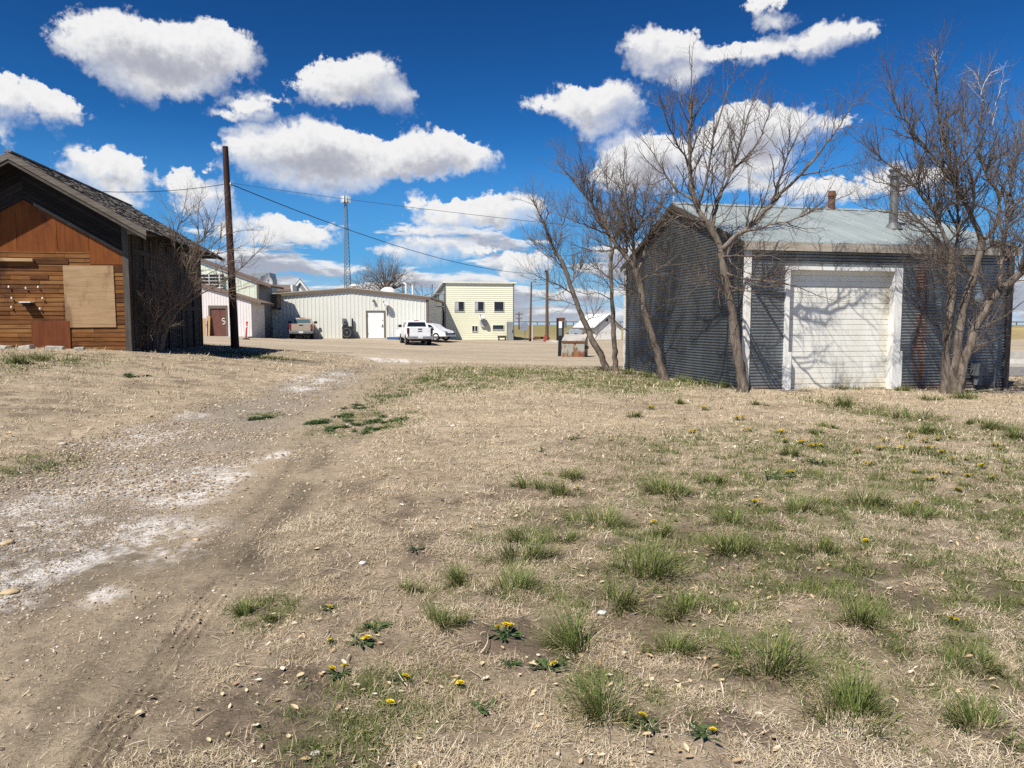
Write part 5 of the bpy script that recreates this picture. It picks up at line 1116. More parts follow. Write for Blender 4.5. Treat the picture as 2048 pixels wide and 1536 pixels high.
def build_lot_things():
    # power pole on the left with its wires
    D = 30.0; b = Vector((X(469, D), D, 0)); b.z = gz(b.x, b.y); t = P(450.5, 293, D); t.y = D
    rt = root('power_pole', b, 0, 'tall bare dark pole leaning slightly beside the old barn', 'pole'); d = t - b; dn = d.normalized()
    q = MB(); q.tube([dn * -.4, d * .5, d], [.165, .135, .11], 14); q.build('shaft', M_POLED, rt, smooth=True)
    hk = d * .815; q = MB(); q.lathe([(.03, -.06), (.06, -.05), (.06, -.02), (.035, 0), (.06, .02), (.05, .06), (0, .06)], hk + Vector((.16, -.02, 0)), 10); q.tube([hk + Vector((-.05, -.02, 0)), hk + Vector((.16, -.02, -.06))], .018, 6); q.build('insulator', M_GALV, rt, smooth=True)
    H = b + hk + Vector((.16, -.02, 0))
    def wire(a, c, sag, r_, label):
        q = MB(); a = Vector(a); c = Vector(c); n = 28; q.tube([a.lerp(c, i / n) - Vector((0, 0, sag * 4 * (i / n) * (1 - i / n))) for i in range(n + 1)], r_, 4)
        tag(q.build('wire', M_BLACK, None), label, 'wire', 'overhead wires')
    wire(H + Vector((-.3, 0, 0)), P(195, 383, 26.0), .12, .014, 'short wire from the leaning pole to the barn roof')
    # far brown pole, street light, utility pole
    D2 = 70.0; px, py = X(1094, D2), D2; g = gz(px, py); top = P(1095, 540, D2).z - g
    rt = root('utility_pole', (px, py, g), 0, 'plain brown pole beyond the lot with a red box at its foot', 'pole'); q = MB(); q.tube([(0, 0, -.3), (0, 0, top)], [.17, .12], 12); q.build('shaft', M_POLE, rt, smooth=True)
    q = MB(); q.tube([(0, -.1, top - .25), (-.14, -.16, top - .2)], .02, 6); q.lathe([(0, -.1), (.09, -.08), (.1, .05), (0, .12)], (-.17, -.16, top - .16), 10); q.build('lamp', M_BLACK, rt)
    wire(H, (px, py, g + top - .35), .95, .020, 'lower long wire crossing from the leaning pole to the far brown pole')
    wire(H + Vector((.02, 0, .05)), P(1330, 470, 24.5), .10, .009, 'upper thin wire crossing from the leaning pole towards the steel shed')
    D3 = 72.0; px, py = X(1061, D3), D3; g = gz(px, py); top = P(1061, 564, D3).z - g
    rt = root('street_lamp', (px, py, g), 0, 'slim grey street lamp with a small head on a short arm', 'street lamp'); q = MB(); q.tube([(-.05, 0, -.2), (.08, 0, top)], [.12, .07], 10); q.build('post', M_POLE, rt, smooth=True)
    q = MB(); q.tube([(.08, 0, top - .05), (.30, 0, top + .02)], .03, 6); q.build('arm', M_GREYM, rt); q = MB(); q.box(.22, .62, -.09, .09, top - .03, top + .07); q.build('lamp_head', M_GREYM, rt, bevel=.02)
    D4 = 110.0; px = X(1038, D4); g = gz(px, D4); top = P(1038, 624, D4).z - g
    rt = root('transmission_pole', (px, D4, g), 0, 'thin distant power pole with two crossarms on the grassy bank', 'pole'); q = MB(); q.tube([(0, 0, -.3), (0, 0, top)], [.12, .08], 8); q.build('shaft', M_POLE, rt)
    for zz, w in ((top - .35, .55), (top - 1.0, .48)):
        q = MB(); q.box(-w, w, -.05, .05, zz - .04, zz + .05)
        for sx in (-1, -.5, .5, 1): q.cyl((sx * w * .95, 0, zz + .05), .04, .14, n=6)
        q.build('crossarm', M_POLE, rt)
    # distance signs
    for px_, py0, lab, w in ((1050, 645, 'thin sign post with a small grey blue sign in the lot', .45), (1064.5, 650, 'pale thin marker post beside the street lamp', .0)):
        Dp = 71; xx = X(px_, Dp); g = gz(xx, Dp); tp = P(px_, py0, Dp).z - g; rt = root('sign_post', (xx, Dp, g), 0, lab, 'sign post')
        q = MB(); q.tube([(0, 0, -.2), (0, 0, tp)], .035, 6); q.build('post', M_GREYM if w else M_WHITE, rt)
        if w: q = MB(); q.box(-w, w * .6, -.06, -.037, tp - .75, tp - .05); q.build('sign_plate', simple('blue_grey_sign', (.20, .23, .30), .6, var=.4, scale=2), rt)
    # fuel cabinet with posts
    Dk = 67.0; xx = X(1121, Dk); g = gz(xx, Dk); s = Dk / F; rt = root('fuel_pump', (xx, Dk, g), 0, 'old black and rust fuel pump stand with a white panel behind the dumpster', 'fuel pump')
    h = P(1121, 636, Dk).z - g
    q = MB(); q.box(-8 * s, -4 * s, -.1, .1, -.2, h); q.build('post', M_BLACK, rt); q = MB(); q.box(3 * s, 6.5 * s, -.12, .1, -.2, h - .3); q.build('post', M_BLACK, rt)
    q = MB(); q.box(-4 * s, 9 * s, -.16, .16, h - 6 * s, h + .02); q.build('rust_cap', M_RUST, rt); q = MB(); q.box(-3.6 * s, 2.8 * s, -.14, .12, h - 20 * s, h - 6 * s); q.build('white_panel', M_WHITE, rt)
    q = MB(); q.box(6.6 * s, 12 * s, -.2, .2, h - 20 * s, h - 5 * s); q.build('grey_box', M_GREYM, rt); q = MB(); q.box(-3.8 * s, 2.9 * s, -.1, .1, 0, h - 20.2 * s); q.build('lower_panel', M_GREYM, rt)
    q = MB(); q.box(-.15, .15, -.15, .15, 0, .52); q.cyl((0, 0, .5), .1, .12, n=10); tag(q.build('hydrant', simple('faded_red', (.33, .06, .045), .7, var=.3), None, bevel=.03, loc=(X(1090, 69.5), 69.4, gz(X(1090, 69.5), 69.4))), 'small red hydrant like box at the foot of the brown pole', 'hydrant')
    q = MB(); q.box(-1.1, 1.1, -.5, .5, .18, .30); q.box(-.5, 1.0, -.4, .4, .30, .42); q.box(-.9, -.8, -.4, .4, 0, .2); q.box(.8, .9, -.4, .4, 0, .2); tag(q.build('flat_trailer', M_RUST, None, loc=(X(1078, 74), 74, gz(X(1078, 74), 74))), 'low dark red flat trailer beyond the street lamp', 'trailer')
    rd = random.Random(3); xx = X(1108, 66)
    for i in range(7):
        q = MB(); q.box(-.2, .2, -.1, .1, 0, .10 + .08 * rd.random(), M=Matrix.Rotation(rd.random() * 3, 4, 'Z')); dx = rd.uniform(-.45, .5); dy = rd.uniform(-.6, .6)
        tag(q.build('broken_slab', simple('white_rubble', (.6, .56, .48), .9) if i == 0 else bpy.data.materials['white_rubble'], None, loc=(xx + dx, 66 + dy, gz(xx + dx, 66 + dy))), 'one of the pale broken slabs piled by the fuel pump stand', 'rubble', 'pale broken slabs by the fuel pump')
    # dumpster
    Dd = 40.0; xx = X(1150.5, Dd); g = gz(xx, Dd); rt = root('dumpster', (xx, Dd, g), R(-14), 'rusty pale green steel dumpster with sloping lid', 'dumpster')
    md, t, put = new_mat('dumpster_paint'); v = t.obj(); n = t.noise(t.scale(v, 1.6, 1.6, .9), 2.4, 6, .7); sx = t.node('ShaderNodeSeparateXYZ', {0: v}).outputs
    k = t.math('MAXIMUM', t.sstep(t.math('ADD', n, t.math('MULTIPLY', t.sstep(sx[2], .45, .05), .16)), .50, .62), t.math('MULTIPLY', t.sstep(sx[2], .88, 1.02), t.sstep(n, .42, .55)))
    put(color=t.mix(k, t.ramp(n, [(.3, (.24, .25, .20)), (.6, (.33, .33, .28))]), t.ramp(t.noise(v, 9, 4), [(.3, (.10, .035, .018)), (.7, (.26, .11, .045))])), rough=.75, normal=t.bump(n, .3, .01))
    w, dp, hf, hb = .60, .62, .84, 1.20
    q = MB(); q.prism([(-dp, 0), (dp, 0), (dp, hb), (-dp, hf)], 'x', -w, w); q.build('body', md, rt, bevel=.012)
    q = MB(); q.prism([(-dp - .02, hf + .01), (dp * .55, hb - .045), (dp * .55, hb), (-dp - .02, hf + .05)], 'x', -w - .02, w + .02); q.build('lid', [simple('rusty_lid', (.36, .34, .30), .8, var=.3, scale=2.2, dirt=(.14, .035, .022))], rt)
    q = MB(); q.box(-w - .03, w + .03, -dp - .04, -dp - .003, hf - .08, hf); q.build('front_rim', M_RUST, rt)
    for sg in (-1, 1): q = MB(); q.box(sg * w - (.0 if sg > 0 else .10), sg * w + (.10 if sg > 0 else 0), -.45, .30, .42, .56) if False else q.box(min(sg * (w + .003), sg * (w + .10)), max(sg * (w + .003), sg * (w + .10)), -.45, .30, .42, .56); q.build('fork_pocket', M_RUST, rt)
    for sg in (-.55, -.1, .3): q = MB(); q.box(sg, sg + .10, dp * .6, dp - .05, hb - .02, hb + .06); q.build('hinge', M_RUST, rt)
    q = MB(); q.box(-.09, .09, -.05, .05, 0, 1.12); tag(q.build('dark_post', M_BLACK, None, loc=(X(1119.5, 40.2), 40.25, gz(X(1119.5, 40.2), 40.2)), rot=(0, R(1.5), 0)), 'short dark plank standing against the left side of the dumpster', 'plank')
    # white truck box beyond the dumpster
    Dv = 66; xx = X(1150, Dv); g = gz(xx, Dv); rt = root('cargo_box', (xx, Dv, g), R(6), 'pale blue grey metal tank box beyond the dumpster', 'tank'); q = MB(); q.box(-.6, .6, -.4, .4, .15, 1.10); q.prism([(-.45, 1.10), (.45, 1.10), (.35, 1.22), (-.4, 1.22)], 'y', -.3, .3); q.build('tank', simple('pale_blue_metal', (.42, .47, .50), .4, metal=.4), rt, bevel=.03); q = MB(); q.box(-.5, .5, -.3, .3, -.05, .15); q.build('skid', M_GREYM, rt)
    # small white shed beyond the trees: local x along the gable end, y along the side
    Db = 82.0; xl = X(1190, Db); g = gz(xl, Db); rt = root('white_shed', (xl, Db, g), R(20), 'small white shed with white gable roof and grey eaves beyond the trees', 'shed')
    Wt, Lb = 3.3, 5.4; ez = P(1190, 653, Db).z - g; rzv = P(1216, 629, Db).z - g
    q = MB(); q.prism([(0, -.3), (Wt, -.3), (Wt, ez - .05), (Wt / 2, rzv - .1), (0, ez - .05)], 'y', 0.0, .08); q.build('gable_wall', M_WHITE, rt)
    for xx_ in (0, Wt - .08): q = MB(); q.box(xx_, xx_ + .08, .081, Lb, -.3, ez - .05); q.build('side_wall', M_WHITE, rt)
    mrw = simple('white_metal_roof', (.72, .72, .72), .45, var=.05); q = MB(); kk = (rzv - ez) / (Wt / 2)
    for sg in (1, -1):
        xe = Wt / 2 + sg * (Wt / 2 + .2); ze = ez - kk * .2; q.add([(Wt / 2, -.2, rzv), (xe, -.2, ze), (xe, Lb, ze), (Wt / 2, Lb, rzv), (Wt / 2, -.2, rzv + .08), (xe, -.2, ze + .08), (xe, Lb, ze + .08), (Wt / 2, Lb, rzv + .08)], [(0, 1, 2, 3), (7, 6, 5, 4), (0, 4, 5, 1), (1, 5, 6, 2), (2, 6, 7, 3)])
    q.build('roof', mrw, rt); q = MB()
    for sg in (1, -1): xe = Wt / 2 + sg * (Wt / 2 + .22); ze = ez - kk * .22; q.prism([(Wt / 2, rzv), (xe, ze), (xe, ze - .2), (Wt / 2, rzv - .2)], 'y', -.25, -.205)
    q.build('barge_board', M_GREYM, rt); q = MB(); q.box(-.29, -.22, -.2, Lb, ez - kk * .2 - .2, ez - kk * .2 + .02); q.build('eave_board', M_GREYM, rt)
    q = MB(); q.box(Wt / 2 - .3, Wt / 2 - .12, -.15, -.02, rzv - .75, rzv - .45); q.build('wall_light', M_BLACK, rt)
    # guard rail along the top of the bank
    rt = root('guard_rail', (0, 0, 0), 0, 'long grey guard rail on posts along the top of the grassy bank', 'guard rail'); q = MB(); pp = MB()
    xs = np.arange(-24, 150, 2.2); prev = None
    for i, x in enumerate(xs):
        y = 134 + .12 * x; z = gz(x, y); pp.box(x - .08, x + .08, y - .08, y + .08, z - .1, z + .80)
        if prev is not None: a = prev; q.add([(a[0], a[1] - .1, a[2] + .45), (x, y - .1, z + .45), (x, y - .1, z + .82), (a[0], a[1] - .1, a[2] + .82), (a[0], a[1] - .16, a[2] + .63), (x, y - .16, z + .63)], [(0, 1, 5, 4), (4, 5, 2, 3)])
        prev = (x, y, z)
    q.build('rail', simple('rail_steel', (.34, .34, .33), .5, metal=.3), rt, recalc=False); o = pp.build('posts', M_POLE, rt); o['kind'] = 'stuff'
    # road at the right with its low concrete barrier
    q = MB(); n = 40; vs = []; fs = []
    for i in range(n + 1):
        x = 11.5 + i * 1.6
        for y in (24.0, 29.2): vs.append((x, y + .05 * (x - 14), float(base_z(np.array([x]), np.array([y + .05 * (x - 14)]))[0]) + .035))
    for i in range(n): fs.append((2 * i, 2 * i + 2, 2 * i + 3, 2 * i + 1))
    q.add(vs, fs); tag(q.build('road', simple('worn_asphalt', (.17, .16, .15), .9, var=.2, scale=2, dirt=(.28, .24, .19)), None), 'worn grey asphalt road behind the steel shed', 'road', kind='structure')
    rt = root('concrete_barrier', (15.5, 30.2, gz(15.5, 30.2)), R(3), 'low grey concrete barrier along the road beyond the shed', 'barrier')
    for i in range(5): q = MB(); q.prism([(-.28, -.1), (.28, -.1), (.25, .12), (.12, .3), (.09, .62), (-.09, .62), (-.12, .3), (-.25, .12)], 'x', i * 3.0 + .02, i * 3.0 + 2.98); q.build('segment', M_CONC, rt)
    # telecom lattice tower
    Dt = 150.0; xx = X(695.5, Dt); g = gz(xx, Dt); H_ = P(695.5, 393, Dt).z - g; rt = root('cell_tower', (xx, Dt, g), R(12), 'tall slender lattice tower with antenna panels on top', 'tower')
    mt = simple('tower_steel', (.24, .27, .28), .5, metal=.4); legs = MB(); br = MB(); nb = 30
    def c3(z, k): rr = (1.0 * (1 - z / H_) + .30) * .78; a = 2.094 * k + .3; return Vector((rr * math.cos(a), rr * math.sin(a), z))
    for k in range(3): legs.tube([c3(H_ * i / 6 - (.5 if i == 0 else 0), k) for i in range(7)], .075, 6)
    for i in range(nb):
        za, zb = H_ * i / nb, H_ * (i + 1) / nb
        for k in range(3): br.tube([c3(za, k), c3(zb, (k + 1) % 3)], .036, 4); br.tube([c3(zb, k), c3(zb, (k + 1) % 3)], .034, 4)
    legs.build('lattice_legs', mt, rt); br.build('bracing', mt, rt)
    tp = MB(); tp.lathe([(.3, 0), (.78, .05), (.78, .12), (.3, .15)], (0, 0, H_ - 1.15), 6); tp.tube([(0, 0, H_ - 2), (0, 0, H_ + 1.2)], .05, 6); tp.build('platform', mt, rt)
    for k in range(9):
        a = 6.283 * k / 9; q = MB(); q.box(-.14, .14, -.07, .07, -.62, .62, M=Matrix.Translation((.84 * math.cos(a), .84 * math.sin(a), H_ - .6)) @ Matrix.Rotation(a + R(90), 4, 'Z')); q.build('antenna_panel', M_WHITE, rt)
    # far red shed with grey roof seen between the buildings
    Dr = 120; xx = X(860, Dr); rt = root('red_shed', (xx, Dr, .0), 0, 'far red shed with a blue grey roof behind the white pickup', 'shed'); z1 = P(860, 637, Dr).z; z2 = P(860, 623, Dr).z
    q = MB(); q.box(-2.6, 2.4, 0, 5, -.5, z1); q.build('wall', simple('barn_red', (.22, .025, .025), .7), rt); q = MB(); q.prism([(-.4, z1), (2.5, z2), (5.4, z1)], 'x', -2.9, 2.7); q.build('roof', simple('blue_grey_roof', (.25, .30, .33), .6), rt)

def wheel(par, x, y, r_, w, side):
    q = MB(); q.lathe([(r_ * .62, -w / 2), (r_ * .95, -w / 2), (r_, -w / 2 + .03), (r_, w / 2 - .03), (r_ * .95, w / 2), (r_ * .62, w / 2), (r_ * .62, -w / 2)], (x, y, r_), 20, M=Matrix.Rotation(R(90), 4, 'Y')); o = q.build('wheel', M_TYRE, par, smooth=True)
    q = MB(); q.lathe([(0, -w * .3), (r_ * .22, -w * .3), (r_ * .25, -w * .38), (r_ * .55, -w * .36), (r_ * .62, -w * .45), (r_ * .62, w * .4), (0, w * .3)], (x, y, r_), 16, M=Matrix.Rotation(R(-90 if side > 0 else 90) , 4, 'Y')); q.build('rim', M_CHROME, o, smooth=True)
def pickup(name, loc, rz, paint, label, W=2.0, L=5.8, H=1.9, bed=1.75, cab_end=4.3, bumper=None, dark_tail=False):
    """pickup seen from behind: local y runs forward from the tailgate"""
    rt = root(name, loc, rz, label, 'pickup truck'); hw = W / 2; bz = .715 * H; fz = .30 * H
    # lower body as lofted sections along y
    def sec(y, zt, wd, zb=None):
        zb = fz if zb is None else zb; return [(-wd * .97, y, zb), (-wd, y, (zb + zt) * .5), (-wd * .985, y, zt - .06), (-wd * .93, y, zt), (wd * .93, y, zt), (wd * .985, y, zt - .06), (wd, y, (zb + zt) * .5), (wd * .97, y, zb)]
    ss = [sec(bed, bz, hw), sec(cab_end - .2, bz, hw), sec(cab_end + .1, bz - .01, hw * .99), sec(L - .35, bz - .10, hw * .95), sec(L - .05, bz - .20, hw * .88), sec(L, bz - .35, hw * .84)]
    q = MB(); vs = [v for s in ss for v in s]; n = 8; fs = [(i * n + k, i * n + (k + 1) % n, (i + 1) * n + (k + 1) % n, (i + 1) * n + k) for i in range(len(ss) - 1) for k in range(n)] + [tuple(range(n - 1, -1, -1)), tuple(range((len(ss) - 1) * n, len(ss) * n))]
    q.add(vs, fs); body = q.build('body', paint, rt, smooth=True)
    q = MB(); q.prism([(fz, -.0), (bz, 0)] and [(.06, fz + .02), (bed - .003, fz + .02), (bed - .003, bz), (.06, bz)], 'x', -hw * .985, -hw * .90); q.prism([(.06, fz + .02), (bed - .003, fz + .02), (bed - .003, bz), (.06, bz)], 'x', hw * .90, hw * .985)
    q.box(-hw * .899, hw * .899, .07, bed - .004, fz + .25, fz + .31); q.build('bed', paint, rt, bevel=.02)
    q = MB(); q.box(-hw * .80, hw * .80, -.02, .055, fz + .10, bz + .005); q.box(-hw * .78, hw * .78, -.03, -.021, fz + .2, bz - .16); tg = q.build('tailgate', paint, rt, bevel=.015)
    q = MB(); q.box(-.14, .14, -.045, -.031, bz - .14, bz - .07); q.build('handle', M_BLACK, tg)
    if dark_tail: q = MB(); q.prism([(-.15, bz - .30), (.15, bz - .30), (.17, bz - .26), (.15, bz - .22), (-.15, bz - .22), (-.17, bz - .26)], 'y', -.042, -.031); q.build('emblem', M_GREYM, tg)
    for sg in (-1, 1):
        q = MB(); q.box(min(sg * hw * .81, sg * hw * .985), max(sg * hw * .81, sg * hw * .985), -.03, .06, fz + .30, bz - .03); q.build('taillight', simple('dark_red_lens', (.05, .01, .01), .3) if dark_tail and sg < 0 else (bpy.data.materials['dark_red_lens'] if dark_tail else M_TAIL), rt, bevel=.015)
    q = MB(); q.box(-hw * .99, hw * .99, -.20, .02, fz - .07, fz + .13); bp = q.build('bumper', bumper or M_GREYM, rt, bevel=.03)
    q = MB(); q.box(-.17, .17, -.215, -.201, fz - .03, fz + .13); q.build('licence_plate', M_PLATE, bp)
    q = MB(); q.box(-.08, .08, -.26, 0, fz - .17, fz - .075); q.box(-hw * .6, hw * .6, .3, L - .6, .30, fz + .05); q.tube([(hw * .5, -.1, .30), (hw * .5, 1.2, .32)], .045, 8); q.build('underbody', M_BLACK, rt)
    # cab
    zc = H; b0 = bed + .06; f0 = cab_end + .35
    def ring(z, y0, y1, w): return [(-w, y0, z), (w, y0, z), (w, y1, z), (-w, y1, z)]
    q = MB(); q.add(ring(bz - .02, b0, f0, hw * .95) + ring(zc - .07, b0 + .16, f0 - .72, hw * .77) + ring(zc, b0 + .30, f0 - .95, hw * .70), [(0, 1, 5, 4), (1, 2, 6, 5), (2, 3, 7, 6), (3, 0, 4, 7), (4, 5, 9, 8), (5, 6, 10, 9), (6, 7, 11, 10), (7, 4, 8, 11), (8, 9, 10, 11)]); cab = q.build('cab', paint, rt, bevel=.03)
    def quad_on(name, pts, off, mat):
        c = [Vector(p) for p in pts]; nrm = (c[1] - c[0]).cross(c[3] - c[0]).normalized(); q = MB(); q.add([p + nrm * off for p in c] + [p + nrm * (off + .012) for p in c], [(0, 3, 2, 1), (4, 5, 6, 7), (0, 1, 5, 4), (1, 2, 6, 5), (2, 3, 7, 6), (3, 0, 4, 7)]); return q.build(name, mat, cab)
    def lerp_face(a, b, c, d, u0, u1, v0, v1):
        a, b, c, d = map(Vector, (a, b, c, d)); f = lambda u, v: a.lerp(b, u).lerp(d.lerp(c, u), v); return [f(u0, v0), f(u1, v0), f(u1, v1), f(u0, v1)]
    lo = ring(bz - .02, b0, f0, hw * .95); hi = ring(zc - .07, b0 + .16, f0 - .72, hw * .77)
    quad_on('rear_window', lerp_face(lo[0], lo[1], hi[1], hi[0], .09, .91, .20, .90), .004, M_GLASS if dark_tail else bpy.data.materials.get('clear_tint') or M_GLASS)
    quad_on('side_window', lerp_face(lo[3], lo[0], hi[0], hi[3], .22, .93, .22, .90), .004, M_GLASS); quad_on('side_window', lerp_face(lo[1], lo[2], hi[2], hi[1], .07, .78, .22, .90), .004, M_GLASS)
    quad_on('windshield', lerp_face(lo[2], lo[3], hi[3], hi[2], .08, .92, .12, .92), .004, M_GLASS)
    q = MB(); q.box(-.18, .18, b0 + .20, b0 + .30, zc - .055, zc + .015); q.build('brake_light', M_TAIL, cab)
    for sg in (-1, 1):
        q = MB(); q.box(min(sg * hw * .98, sg * (hw + .24)), max(sg * hw * .98, sg * (hw + .24)), f0 - .75, f0 - .63, bz + .02, bz + .22); q.build('mirror', M_BLACK, rt, bevel=.03)
        for yy in (.32 * bed + .55, L - 1.0): wheel(rt, sg * (hw - .14), yy, .40 if H > 1.8 else .36, .26, sg)
    for sg in (-1, 1):     # wheel arch lips
        for yy in (.32 * bed + .55, L - 1.0):
            q = MB(); rr = .47 if H > 1.8 else .43; pts = [(yy + rr * math.cos(a), .40 + rr * math.sin(a)) for a in np.linspace(0.15, math.pi - .15, 12)]
            q.prism(pts, 'x', sg * hw * .99 - .006, sg * hw * .99 + .008); q.build('wheel_arch', M_BLACK, rt)
    return rt
def sedan(name, loc, rz, paint, label):
    rt = root(name, loc, rz, label, 'car'); W, L = 1.8, 4.6; hw = W / 2
    prof = [(0, .35), (.0, .62), (.10, .86), (.5, .93), (1.0, .97), (1.75, 1.36), (2.6, 1.42), (3.2, 1.32), (3.75, .98), (4.3, .80), (4.55, .62), (4.6, .35)]
    body = [(y, z) for y, z in prof if True]
    q = MB(); n = len(body); vs = []
    for sx, ins in ((-1, 1), (1, 1)):
        for (y, z) in body: vs.append((sx * hw * (1.0 if z < .98 else .78), y, z))
    fs = [tuple(range(n)), tuple(range(2 * n - 1, n - 1, -1))] + [(i, i + n, (i + 1) % n + n, (i + 1) % n) for i in range(n)]; q.add(vs, fs); q.build('body', paint, rt, bevel=.04)
    for sg in (-1, 1):
        q = MB(); q.add([(sg * hw * .96, 1.15, 1.0), (sg * hw * .96, 3.55, 1.0), (sg * hw * .80, 3.12, 1.28), (sg * hw * .80, 1.75, 1.31)], [(0, 1, 2, 3)]); o = q.build('side_window', M_GLASS, rt)
        for yy in (.85, 3.7): wheel(rt, sg * (hw - .09), yy, .33, .2, sg)
    q = MB(); q.box(-hw * .8, hw * .8, 4.56, 4.62, .5, .62); q.build('grille', M_BLACK, rt)
    for sg in (-1, 1): q = MB(); q.box(min(sg * hw * .6, sg * hw * .95), max(sg * hw * .6, sg * hw * .95), 4.35, 4.57, .66, .76); q.build('headlight', M_CHROME, rt)
    return rt
build_long_white(); build_left_whites(); build_yellow(); build_lot_things()
M_CT, _t, _p = new_mat('clear_tint'); _p(color=(.07, .12, .12), rough=.08, spec=.6)
M_TAN = simple('tan_car_paint', (.42, .35, .27), .35, var=.05, metal=.2, coat=.4, dirt=(.30, .25, .19)); M_CARW = simple('white_car_paint', (.74, .74, .74), .3, var=.03, coat=.5, dirt=(.5, .47, .42))
def on_ground(px, D): x = X(px, D); return (x, D, gz(x, D) )
p = on_ground(602, 58.5); pickup('tan_pickup', p, R(13), M_TAN, 'tan compact pickup parked facing the white metal building', W=1.82, L=5.0, H=1.70, bed=1.85, cab_end=3.3)
p = on_ground(840, 53.5); pickup('white_pickup', p, R(15), M_CARW, 'white crew cab pickup with dark tail lights in the middle of the lot', W=1.9, L=5.3, H=1.80, bed=1.65, cab_end=3.7, bumper=M_CHROME, dark_tail=True)
p = (-9.1, 61.0, gz(-7.5, 60.2)); sedan('white_car', p, R(-113), M_CARW, 'white car half hidden behind the white pickup')
# ------------------------------------------------------------------ bare trees: limbs laid out one by one, twigs grown on them
def bark_mat(name, stops, tw=False):
    m, t, put = new_mat(name); v = t.obj()
    n1 = t.noise(t.scale(v, 9, 9, 2.2), 1.0, 6, .7, .5); n2 = t.noise(v, 1.3, 3)
    c = t.ramp(t.math('ADD', t.math('MULTIPLY', n1, .7), t.math('MULTIPLY', n2, .3)), stops)
    put(color=c, rough=.9, spec=.2)
    if not tw: put(normal=t.bump(n1, .9, .02))
    return m
M_BARK = bark_mat('grey_brown_bark', [(.30, (.034, .027, .021)), (.44, (.105, .083, .064)), (.56, (.19, .155, .122)), (.72, (.31, .265, .215))])
M_TWIG = bark_mat('twig_bark', [(.3, (.065, .050, .040)), (.5, (.13, .102, .082)), (.75, (.24, .195, .158))], True)
M_TWIGP = bark_mat('pale_twig_bark', [(.3, (.10, .074, .056)), (.5, (.17, .128, .098)), (.75, (.28, .22, .17))], True)
M_DEAD = bark_mat('bleached_dead_wood', [(.3, (.40, .37, .33)), (.7, (.58, .55, .50))], True)

